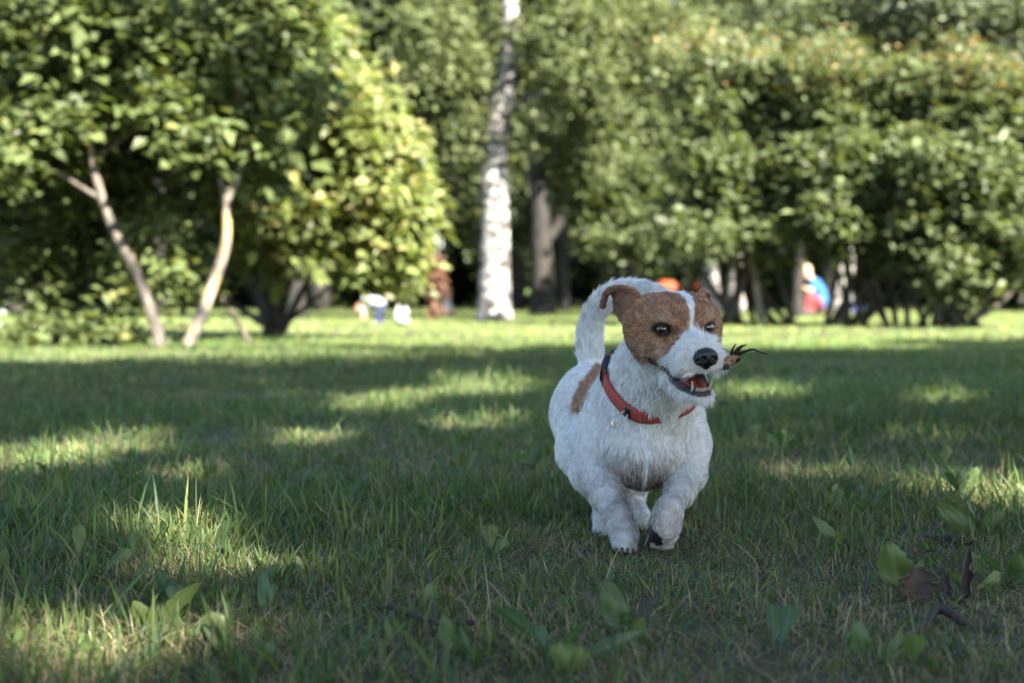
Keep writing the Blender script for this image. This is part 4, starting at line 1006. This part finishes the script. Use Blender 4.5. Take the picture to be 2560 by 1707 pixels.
    lip = np.where(lower, ss(.0085, .0065, sd_cav) * ss(-10, 4, hy) + ss(.0045, .0035, sd_cav), ss(.0032, .0022, sd_cav))
    sd_lip = np.min([f.dist(p, co) for p in f.pr if p['tag'] == 'lips'], 0)
    gum = np.maximum(ss(.0012, .0, sd_cav), ss(.0030, .0018, sd_lip))
    lip = np.maximum(lip, ss(.0058, .0046, sd_lip))
    bare = np.clip(lip + gum, 0, 1) * (head > .5)
    mixin((.022, .018, .019), bare)
    mixin((.13, .050, .048), gum * (head > .5) * .9)
    for s, e in zip((-1, 1), EYES):
        dq = (co - (e + tocam * .006)) @ HR; de = np.sqrt((dq[:, 0] * .84) ** 2 + (dq[:, 1]) ** 2 + (dq[:, 2] * 1.25) ** 2)
        rim = ss(.0130, .0098, de + .0012 * n2); bare = np.maximum(bare, ss(.0112, .0102, de)); mixin((.020, .014, .011), rim)
    pad = (wgt['legFL'] > .5) & (co[:, 2] < .040) & ((N @ unit([-.80, -.10, -.6])) > .66 + .1 * n2)
    mixin((.018, .016, .017), pad * 1.0); bare = np.maximum(bare, pad * 1.0)
    padr = (wgt['legFR'] > .5) & (co[:, 2] < .02) & (N[:, 2] < -.6)
    mixin((.02, .018, .018), padr * 1.0)
    ln = ln * (1 - np.clip(bare, 0, 1)) * (1 + .18 * n3)
    ln *= np.where(m * (1 - np.clip(muz, 0, 1)) > .5, .85, 1)
    ln *= np.where((wgt['muzzle'] > .3) & (hz > -28), .30 + .70 * ss(10, 42, hy), 1.0)
    ln *= .35 + .65 * ss(.005, .012, sd_lip)
    paw = ((wgt['legFR'] + wgt['legFL']) > .5) & (co[:, 2] < .032); ln = np.where(paw, ln * .6, ln)
    near_eye = np.min([np.linalg.norm(co - e, axis=1) for e in EYES], 0)
    ln *= ss(.010, .024, near_eye) * .55 + .45
    ln *= np.where((wgt['muzzle'] > .4) & (hy > 46), .45, 1.0)        # short round the nose
    ln = np.where((wgt['chest'] + wgt['jaw'] + wgt['neck'] > .5) & (N[:, 2] < -.75), ln * .6, ln)
    ln = np.where((head > .6) & (bare < .4), np.maximum(ln, .0030), ln)
    cp_ = (co - C0) @ nrm; rc_ = np.linalg.norm(co - C0 - cp_[:, None] * nrm, axis=1)
    ln = np.where((rc_ < .10) & (head < 1.1) & (wgt['neck'] + wgt['chest'] + wgt['body'] > .4), ln * (.25 + .75 * ss(.006, .016, np.abs(cp_ + .002))), ln)
    skin = attr_mat('dog_skin', rough=.55, spec=.35)
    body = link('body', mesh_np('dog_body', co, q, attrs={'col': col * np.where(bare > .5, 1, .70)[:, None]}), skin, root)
    # ---- coat
    fm, fn_, fl_, fb = new_mat('dog_coat')
    at = fn_.new('ShaderNodeAttribute'); at.attribute_name = 'hcol'
    fl_.new(at.outputs['Color'], fb.inputs['Base Color']); fb.inputs['Roughness'].default_value = .5; fb.inputs['Specular IOR Level'].default_value = .25
    tr = fn_.new('ShaderNodeBsdfTranslucent'); fl_.new(at.outputs['Color'], tr.inputs['Color'])
    ms = fn_.new('ShaderNodeMixShader'); ms.inputs[0].default_value = .12
    fl_.new(fb.outputs[0], ms.inputs[1]); fl_.new(tr.outputs[0], ms.inputs[2]); fl_.new(ms.outputs[0], fn_['Material Output'].inputs[0])
    r = np.random.default_rng(3)
    tri = np.concatenate([q[:, [0, 1, 2]], q[:, [0, 2, 3]]])
    ar = np.linalg.norm(np.cross(co[tri[:, 1]] - co[tri[:, 0]], co[tri[:, 2]] - co[tri[:, 0]]), axis=1)
    hw = (wgt['skull'] + wgt['cheek'] + wgt['muzzle'] + wgt['jaw'] + wgt['ear'])
    ar *= (1 + 1.3 * hw[tri[:, 0]]) * (ln[tri[:, 0]] > .0008)
    NH = 185000
    pick = r.choice(len(tri), NH, p=ar / ar.sum()); b = r.random((NH, 2)); fl = b.sum(1) > 1; b[fl] = 1 - b[fl]
    bw = np.stack([1 - b.sum(1), b[:, 0], b[:, 1]], 1)
    def ip(A): return (A[tri[pick]] * bw.reshape(NH, 3, *([1] * (A.ndim - 1)))).sum(1)
    P, NN, FF, LL, LF, CC = ip(co), unit(ip(N)), ip(flow), ip(ln), ip(lift), ip(col)
    FF = unit(FF - NN * (FF * NN).sum(1, keepdims=True))
    side = np.cross(NN, FF)
    # locks: neighbouring hairs bend together
    c1 = vnoise(P, .0060, 11); c2 = vnoise(P, .0105, 12); c3 = vnoise(P, .0045, 13); c4 = vnoise(P, .022, 14)
    LL = LL * r.uniform(.65, 1.2, NH) * (1 + .15 * c3) * np.where(r.random(NH) < .012, 1.4, 1)
    wiry = (wgt['muzzle'] + wgt['jaw'] + .5 * wgt['cheek'])[tri[pick, 0]]
    sw = ((.28 * c1 + .22 * c2 + .18 * c4) * (1 + .7 * wiry) + r.normal(0, .10, NH) * (1 + 1.6 * wiry))[:, None]
    lf = (LF * (1 + .7 * c3) + np.abs(r.normal(0, .10, NH)))[:, None]
    d0 = unit(FF * .8 + NN * (lf + .25) + side * sw * .6)
    d1 = unit(FF * 1.0 + NN * lf * .55 + side * sw * 1.3 + np.array([0, 0, -.12]))
    K = 5; T = np.linspace(0, 1, K)
    pts = np.empty((NH, K, 3))
    for j, t in enumerate(T):
        pts[:, j] = P - NN * .0006 + (d0 * (t - .5 * t * t) + d1 * .5 * t * t)[:, :] * LL[:, None] * 1.15
    # keep hairs off the eyeballs
    hc = bpy.data.hair_curves.new('dog_fur')
    hc.add_curves([K] * NH)
    hc.attributes['position'].data.foreach_set('vector', pts.astype(np.float32).ravel())
    ra = hc.attributes.get('radius') or hc.attributes.new('radius', 'FLOAT', 'POINT')
    rad = np.interp(T, [0, .5, 1], [.00029, .00025, .00006])[None] * np.where(hw[tri[pick, 0]] > .5, .8, 1.0)[:, None]
    ra.data.foreach_set('value', rad.astype(np.float32).ravel())
    ca = hc.attributes.new('hcol', 'FLOAT_COLOR', 'CURVE')
    hq = toH(P); stre = vnoise(np.stack([hq[:, 0], hq[:, 1] * .30, hq[:, 2] * .8], 1), 2.6, 61) + .7 * vnoise(np.stack([hq[:, 0], hq[:, 1] * .25, hq[:, 2]], 1), 5.5, 62)
    isbrown = np.clip((.6 - CC[:, 0]) / .25, 0, 1)
    tone = np.exp(r.normal(0, .13, NH) + .13 * c1 + .09 * c3 - .06 + isbrown * (.34 * stre + r.normal(0, .2, NH)))[:, None]
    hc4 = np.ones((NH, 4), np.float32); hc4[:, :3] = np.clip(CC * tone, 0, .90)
    grey = (r.random(NH) < .11) & (CC[:, 0] < .45); hc4[grey, :3] = np.clip(CC[grey] * 2.1, 0, .8)
    blk = (r.random(NH) < .05) & (CC[:, 0] < .4); hc4[blk, :3] = CC[blk] * .3
    ca.data.foreach_set('color', hc4.ravel())
    hc.materials.append(fm)
    fo = bpy.data.objects.new('fur', hc); COL.objects.link(fo); fo.parent = body
    # (body sits at world origin relative to its parent's inverse, so fur shares its space)

    # ---- eyes
    em, en, el_, eb = new_mat('dog_eye')
    tc = en.new('ShaderNodeTexCoord'); vm = en.new('ShaderNodeVectorMath'); vm.operation = 'LENGTH'
    sx = en.new('ShaderNodeSeparateXYZ'); cx = en.new('ShaderNodeCombineXYZ')
    el_.new(tc.outputs['Object'], sx.inputs[0]); el_.new(sx.outputs[0], cx.inputs[0]); el_.new(sx.outputs[1], cx.inputs[1]); el_.new(cx.outputs[0], vm.inputs[0])
    rp = en.new('ShaderNodeValToRGB'); rp.color_ramp.interpolation = 'LINEAR'
    mr = en.new('ShaderNodeMapRange'); mr.inputs['From Max'].default_value = .0105
    el_.new(vm.outputs['Value'], mr.inputs[0]); el_.new(mr.outputs[0], rp.inputs[0])
    cr_ = rp.color_ramp
    stops = [(0, (.002, .002, .002)), (.40, (.002, .002, .002)), (.50, (.075, .032, .014)), (.66, (.050, .020, .010)), (.76, (.003, .002, .002)), (.82, (.16, .14, .13)), (1, (.10, .07, .06))]
    cr_.elements[0].position, cr_.elements[0].color = 0, (*stops[0][1], 1)
    cr_.elements[1].position, cr_.elements[1].color = 1, (*stops[-1][1], 1)
    for p_, c_ in stops[1:-1]:
        e_ = cr_.elements.new(p_); e_.color = (*c_, 1)
    el_.new(rp.outputs[0], eb.inputs['Base Color']); eb.inputs['Roughness'].default_value = .04; eb.inputs['Coat Weight'].default_value = 1; eb.inputs['Coat Roughness'].default_value = .02
    for s, e in zip((-1, 1), EYES):
        bm = bmesh.new(); bmesh.ops.create_uvsphere(bm, u_segments=32, v_segments=20, radius=.0092)
        for v in bm.verts:                          # cornea bulge along +z
            r2 = math.hypot(v.co.x, v.co.y)
            if v.co.z > 0: v.co.z += .0011 * max(0, 1 - (r2 / .0062) ** 2)
        me = bpy.data.meshes.new('eye'); bm.to_mesh(me); bm.free(); me.polygons.foreach_set('use_smooth', np.ones(len(me.polygons), bool))
        me.materials.append(em)
        gaze = Vector(unit(unit(np.array([-.12, 0, CAMH + .05]) - e) + HR @ np.array([s * .10, .12, 0])))
        o = bpy.data.objects.new('eye', me); COL.objects.link(o); o.parent = root
        o.location = Vector(e) - root.location; o.rotation_euler = gaze.to_track_quat('Z', 'Y').to_euler()
    # ---- nose
    g = Field(.0009)
    g.ell(HL(0, 53, -28), (.0125, .0095, .0095), axes(.25), k=.004)
    g.ell(HL(0, 52, -35), (.0060, .0070, .0085), axes(.1), k=.004)
    for s in (-1, 1):
        g.ell(HL(s * 7.5, 53, -30.5), (.0066, .0082, .0080), HR, k=.004)
        g.ell(HL(s * 5.6, 62.5, -30.5), (.0032, .0052, .0032), HR, k=.0015, sub=True)
        g.cone(HL(s * 8, 61.5, -31.5), HL(s * 13.5, 57, -33.5), .0018, .0012, k=.0012, sub=True)
    g.cone(HL(0, 64.5, -31), HL(0, 62, -45), .0006, .0007, k=.0012, sub=True)
    nco, nq = g.mesh()
    nm = simple('dog_nose', (.006, .006, .007), rough=.33, noise=.5, scale=900, bump=.25)
    link('nose', mesh_np('nose', nco, nq), nm, root)
    # ---- tongue and teeth
    t_ = Field(.0011)
    t_.ell(HL(0, 19, -60), (.0115, .024, .0040), axes(.30), k=.003)
    t_.cone(HL(0, 40, -64.5), HL(0, 0, -53), .0008, .0008, k=.003, sub=True)
    tco, tq = t_.mesh()
    link('tongue', mesh_np('tongue', tco, tq), simple('dog_tongue', (.22, .055, .055), rough=.28, noise=.25, scale=300), root)
    ivory = simple('dog_tooth', (.45, .40, .29), rough=.3, noise=.15, scale=200)
    def tooth(a, b, ra, rb, bend=0.0):
        P_ = smooth_path([a, (np.asarray(a) + b) / 2 + HR @ np.array([0, bend, 0]), b], 6)
        c, fc = tube(P_, np.linspace(ra, rb, 6), 8); link('tooth', mesh_np('tooth', c, fc), ivory, root)
    for s in (-1, 1):
        tooth(HL(s * 10, 38, -68), HL(s * 12, 42.5, -56), .0022, .0006, .001)
        tooth(HL(s * 12.5, 36, -42), HL(s * 12.5, 35, -51), .0024, .0006, .001)
    for i in range(6):
        x = (i - 2.5) * 2.6
        tooth(HL(x, 43.5 - abs(i - 2.5) * .9, -68), HL(x, 45.5 - abs(i - 2.5) * .9, -64.3), .0014, .0009)
    # ---- whiskers
    wk = simple('dog_whisker', (.02, .018, .016), rough=.4)
    for s, y, z, L in [(-1, 18, -30, 42), (-1, 8, -34, 46), (-1, 26, -33, 34), (1, 20, -30, 40), (1, 12, -34, 44), (-1, -26, -30, 34), (-1, -30, -24, 30), (1, -10, 14, 26), (-1, -8, 17, 24)]:
        a = HL(s * 20, y, z); dv = HR @ np.array([s * .9, -.35, -.35 + random.uniform(-.2, .2)])
        pw = smooth_path([a, a + dv * L * .5 * mm, a + dv * L * mm + np.array([0, 0, -.006])], 7)
        c, fc = tube(pw, np.linspace(.00028, .00006, 7), 4); link('whisker', mesh_np('whisker', c, fc), wk, root)
    # ---- claws
    cl = simple('dog_claw', (.030, .024, .022), rough=.4)
    for du in (-17, -6, 6, 17):
        a = W(1562 + du * 1.15, 1370, 1.637 + abs(du) * .0004); b_ = a + np.array([0, -.005, -.0065])
        c, fc = tube(smooth_path([a, (a + b_) / 2 + np.array([0, -.001, .001]), b_], 5), np.linspace(.0019, .0004, 5), 6); link('claw', mesh_np('claw', c, fc), cl, root)
        a = W(1649 + du * 1.25, 1363 - abs(du) * .2, 1.634); b_ = a + np.array([-.001, .002, -.0075])
        c, fc = tube(smooth_path([a, (a + b_) / 2 + np.array([0, -.001, 0]), b_], 5), np.linspace(.0019, .0004, 5), 6); link('claw', mesh_np('claw', c, fc), cl, root)
    # ---- collar: a band laid on the neck
    ex = unit(np.array([1, 0, 0]) - nrm * nrm[0]); ey = np.cross(nrm, ex)
    A = np.linspace(0, 2 * np.pi, 96, endpoint=False)
    rows = []
    for off in (-.0085, -.0028, .0028, .0085):
        C = C0 + nrm * off; rr = np.full(96, .012)
        for it in range(90):
            P_ = C + rr[:, None] * (np.cos(A)[:, None] * ex + np.sin(A)[:, None] * ey)
            rr = rr + np.clip(-f.eval(P_), 0, .002) * .8
        rr = np.minimum(rr, .075)
        for _ in range(6): rr = .5 * rr + .25 * (np.roll(rr, 1) + np.roll(rr, -1))
        rows.append(rr)
    R_ = np.array(rows); R_ = .5 * R_ + .5 * R_.mean(0)
    def bandpt(i, w, o):
        a = A[i % 96]; return C0 + nrm * w + (np.interp(w, [-.0085, .0085], [R_[0, i % 96], R_[3, i % 96]]) + o) * (math.cos(a) * ex + math.sin(a) * ey)
    pix = np.array([bandpt(i, 0, .004) for i in range(96)])
    dd_ = pix - np.array([0, 0, CAMH]); uu = 1280 + FPX * pix[:, 0] / pix[:, 1]; vv = HOR + FPX * (CAMH - pix[:, 2]) / pix[:, 1]
    front = dd_[:, 1] < C0[1] + .035
    ib = int(np.argmin(np.where(front, np.hypot(uu - 1536, vv - 925), 1e9)))        # buckle
    ir = int(np.argmin(np.where(front, np.hypot(uu - 1592, vv - 995), 1e9)))        # ring
    def band(i0, i1, w, o0, o1, name, mat, par):
        prof = [(-w, o0), (w, o0), (w, o1), (w * .5, o1 + .0003), (-w * .5, o1 + .0003), (-w, o1)]
        ids = list(range(i0, i1 + 1)); co_ = np.array([bandpt(i, a, b) for i in ids for a, b in prof]); m_ = len(prof)
        qq = [[k * m_ + j, k * m_ + (j + 1) % m_, (k + 1) * m_ + (j + 1) % m_, (k + 1) * m_ + j] for k in range(len(ids) - 1) for j in range(m_)]
        tt_ = [[0, j + 1, j] for j in range(1, m_ - 1)] + [[(len(ids) - 1) * m_, (len(ids) - 1) * m_ + j, (len(ids) - 1) * m_ + j + 1] for j in range(1, m_ - 1)]
        return link(name, mesh_np(name, co_, [np.array(qq), np.array(tt_)], smooth=False), mat, par)
    cm, cn, cl_, cb = new_mat('collar_webbing')
    wv = cn.new('ShaderNodeTexWave'); wv.inputs['Scale'].default_value = 330; wv.inputs['Distortion'].default_value = .6
    tcn = cn.new('ShaderNodeTexCoord'); cl_.new(tcn.outputs['Object'], wv.inputs['Vector'])
    bpn = cn.new('ShaderNodeBump'); bpn.inputs['Strength'].default_value = .6; bpn.inputs['Distance'].default_value = .0006; cl_.new(wv.outputs['Fac'], bpn.inputs['Height']); cl_.new(bpn.outputs[0], cb.inputs['Normal'])
    mxn = cn.new('ShaderNodeMix'); mxn.data_type = 'RGBA'; mxn.inputs['A'].default_value = (.33, .042, .032, 1); mxn.inputs['B'].default_value = (.48, .072, .05, 1)
    cl_.new(wv.outputs['Fac'], mxn.inputs['Factor']); cl_.new(mxn.outputs['Result'], cb.inputs['Base Color']); cb.inputs['Roughness'].default_value = .7
    collar = band(0, 96, .0092, .0030, .0072, 'collar', cm, root); collar['label'] = 'red webbing collar with black buckle and metal ring'
    blackp = simple('buckle_plastic', (.012, .012, .014), rough=.35, noise=.3, scale=200)
    band(ib - 4, ib + 3, .0105, .0025, .0105, 'buckle', blackp, collar)
    band(ib - 7, ib - 5, .0098, .0025, .0085, 'buckle', blackp, collar)
    band(ib + 4, ib + 5, .0098, .0025, .0085, 'buckle', blackp, collar)
    steel = simple('ring_steel', (.62, .60, .56), rough=.25, metallic=1.0, noise=.2, scale=300)
    pr = bandpt(ir, -.001, .0075); outd = unit(pr - C0); hang = unit(np.array([-.72, -.30, -.50])); sd = unit(np.cross(hang, outd)); 
    sd = unit(sd * .6 + np.array([0, .55, .5]))
    loop = []
    for a_ in np.linspace(0, 2 * np.pi, 28):
        c_, s_ = math.cos(a_), math.sin(a_)
        loop.append(pr + hang * (.0115 + .0125 * np.sign(c_) * abs(c_) ** .6) + sd * .0050 * np.sign(s_) * abs(s_) ** .6)
    c, fc = tube(np.array(loop), .0013, 8, cap=False); link('ring', mesh_np('ring', c, fc), steel, collar)
    band(ir - 1, ir + 1, .0080, .0055, .0085, 'keeper', blackp, collar)
    # ---- the stick it carries
    st = empty('stick', HL(24, 30, -44)); tag(st, 'short brown splintered bark stick held in the dog\'s teeth', 'stick')
    sm = simple('stick_bark', (.05, .028, .018), rough=.85, col2=(.42, .24, .13), scale=160, bump=.5)
    S0 = HL(-14, 14, -45); S1 = W(1851, 893, 1.575)
    S0 = S1 + unit(HL(2, 30, -47) - S1) * .062
    path = smooth_path([S0, S0 * .6 + S1 * .4 + np.array([0, 0, .002]), S1 * .8 + S0 * .2, S1], 14)
    rr_ = np.interp(np.linspace(0, 1, 14), [0, .6, .85, 1], [.0050, .0058, .0050, .0024])
    c, fc = tube(path, rr_, 9); c += (vnoise(c, .004, 5) * .0011)[:, None] * unit(RNG.normal(size=c.shape))
    link('shaft', mesh_np('shaft', c, fc, smooth=False), sm, st)
    dk = simple('stick_splinter', (.022, .014, .012), rough=.8, noise=.4, scale=200)
    for a_, b_, mdl, rad_ in [((1838, 884), (1866, 861), (1850, 868), .0034), ((1842, 888), (1919, 887), (1880, 874), .0022), ((1828, 886), (1840, 859), (1832, 872), .0018),
                              ((1836, 900), (1852, 893), (1845, 900), .0040), ((1818, 918), (1806, 924), (1812, 920), .0032), ((1846, 886), (1862, 878), (1853, 880), .0026)]:
        pth = smooth_path([W(*a_, 1.577), W(*mdl, 1.572), W(*b_, 1.566)], 8)
        c, fc = tube(pth, np.linspace(rad_, .0005, 8), 5); c += (vnoise(c, .003, 6) * .0008)[:, None] * np.array([.5, .3, .8])
        link('splinter', mesh_np('splinter', c, fc, smooth=False), dk, st)
    return root
build_dog()
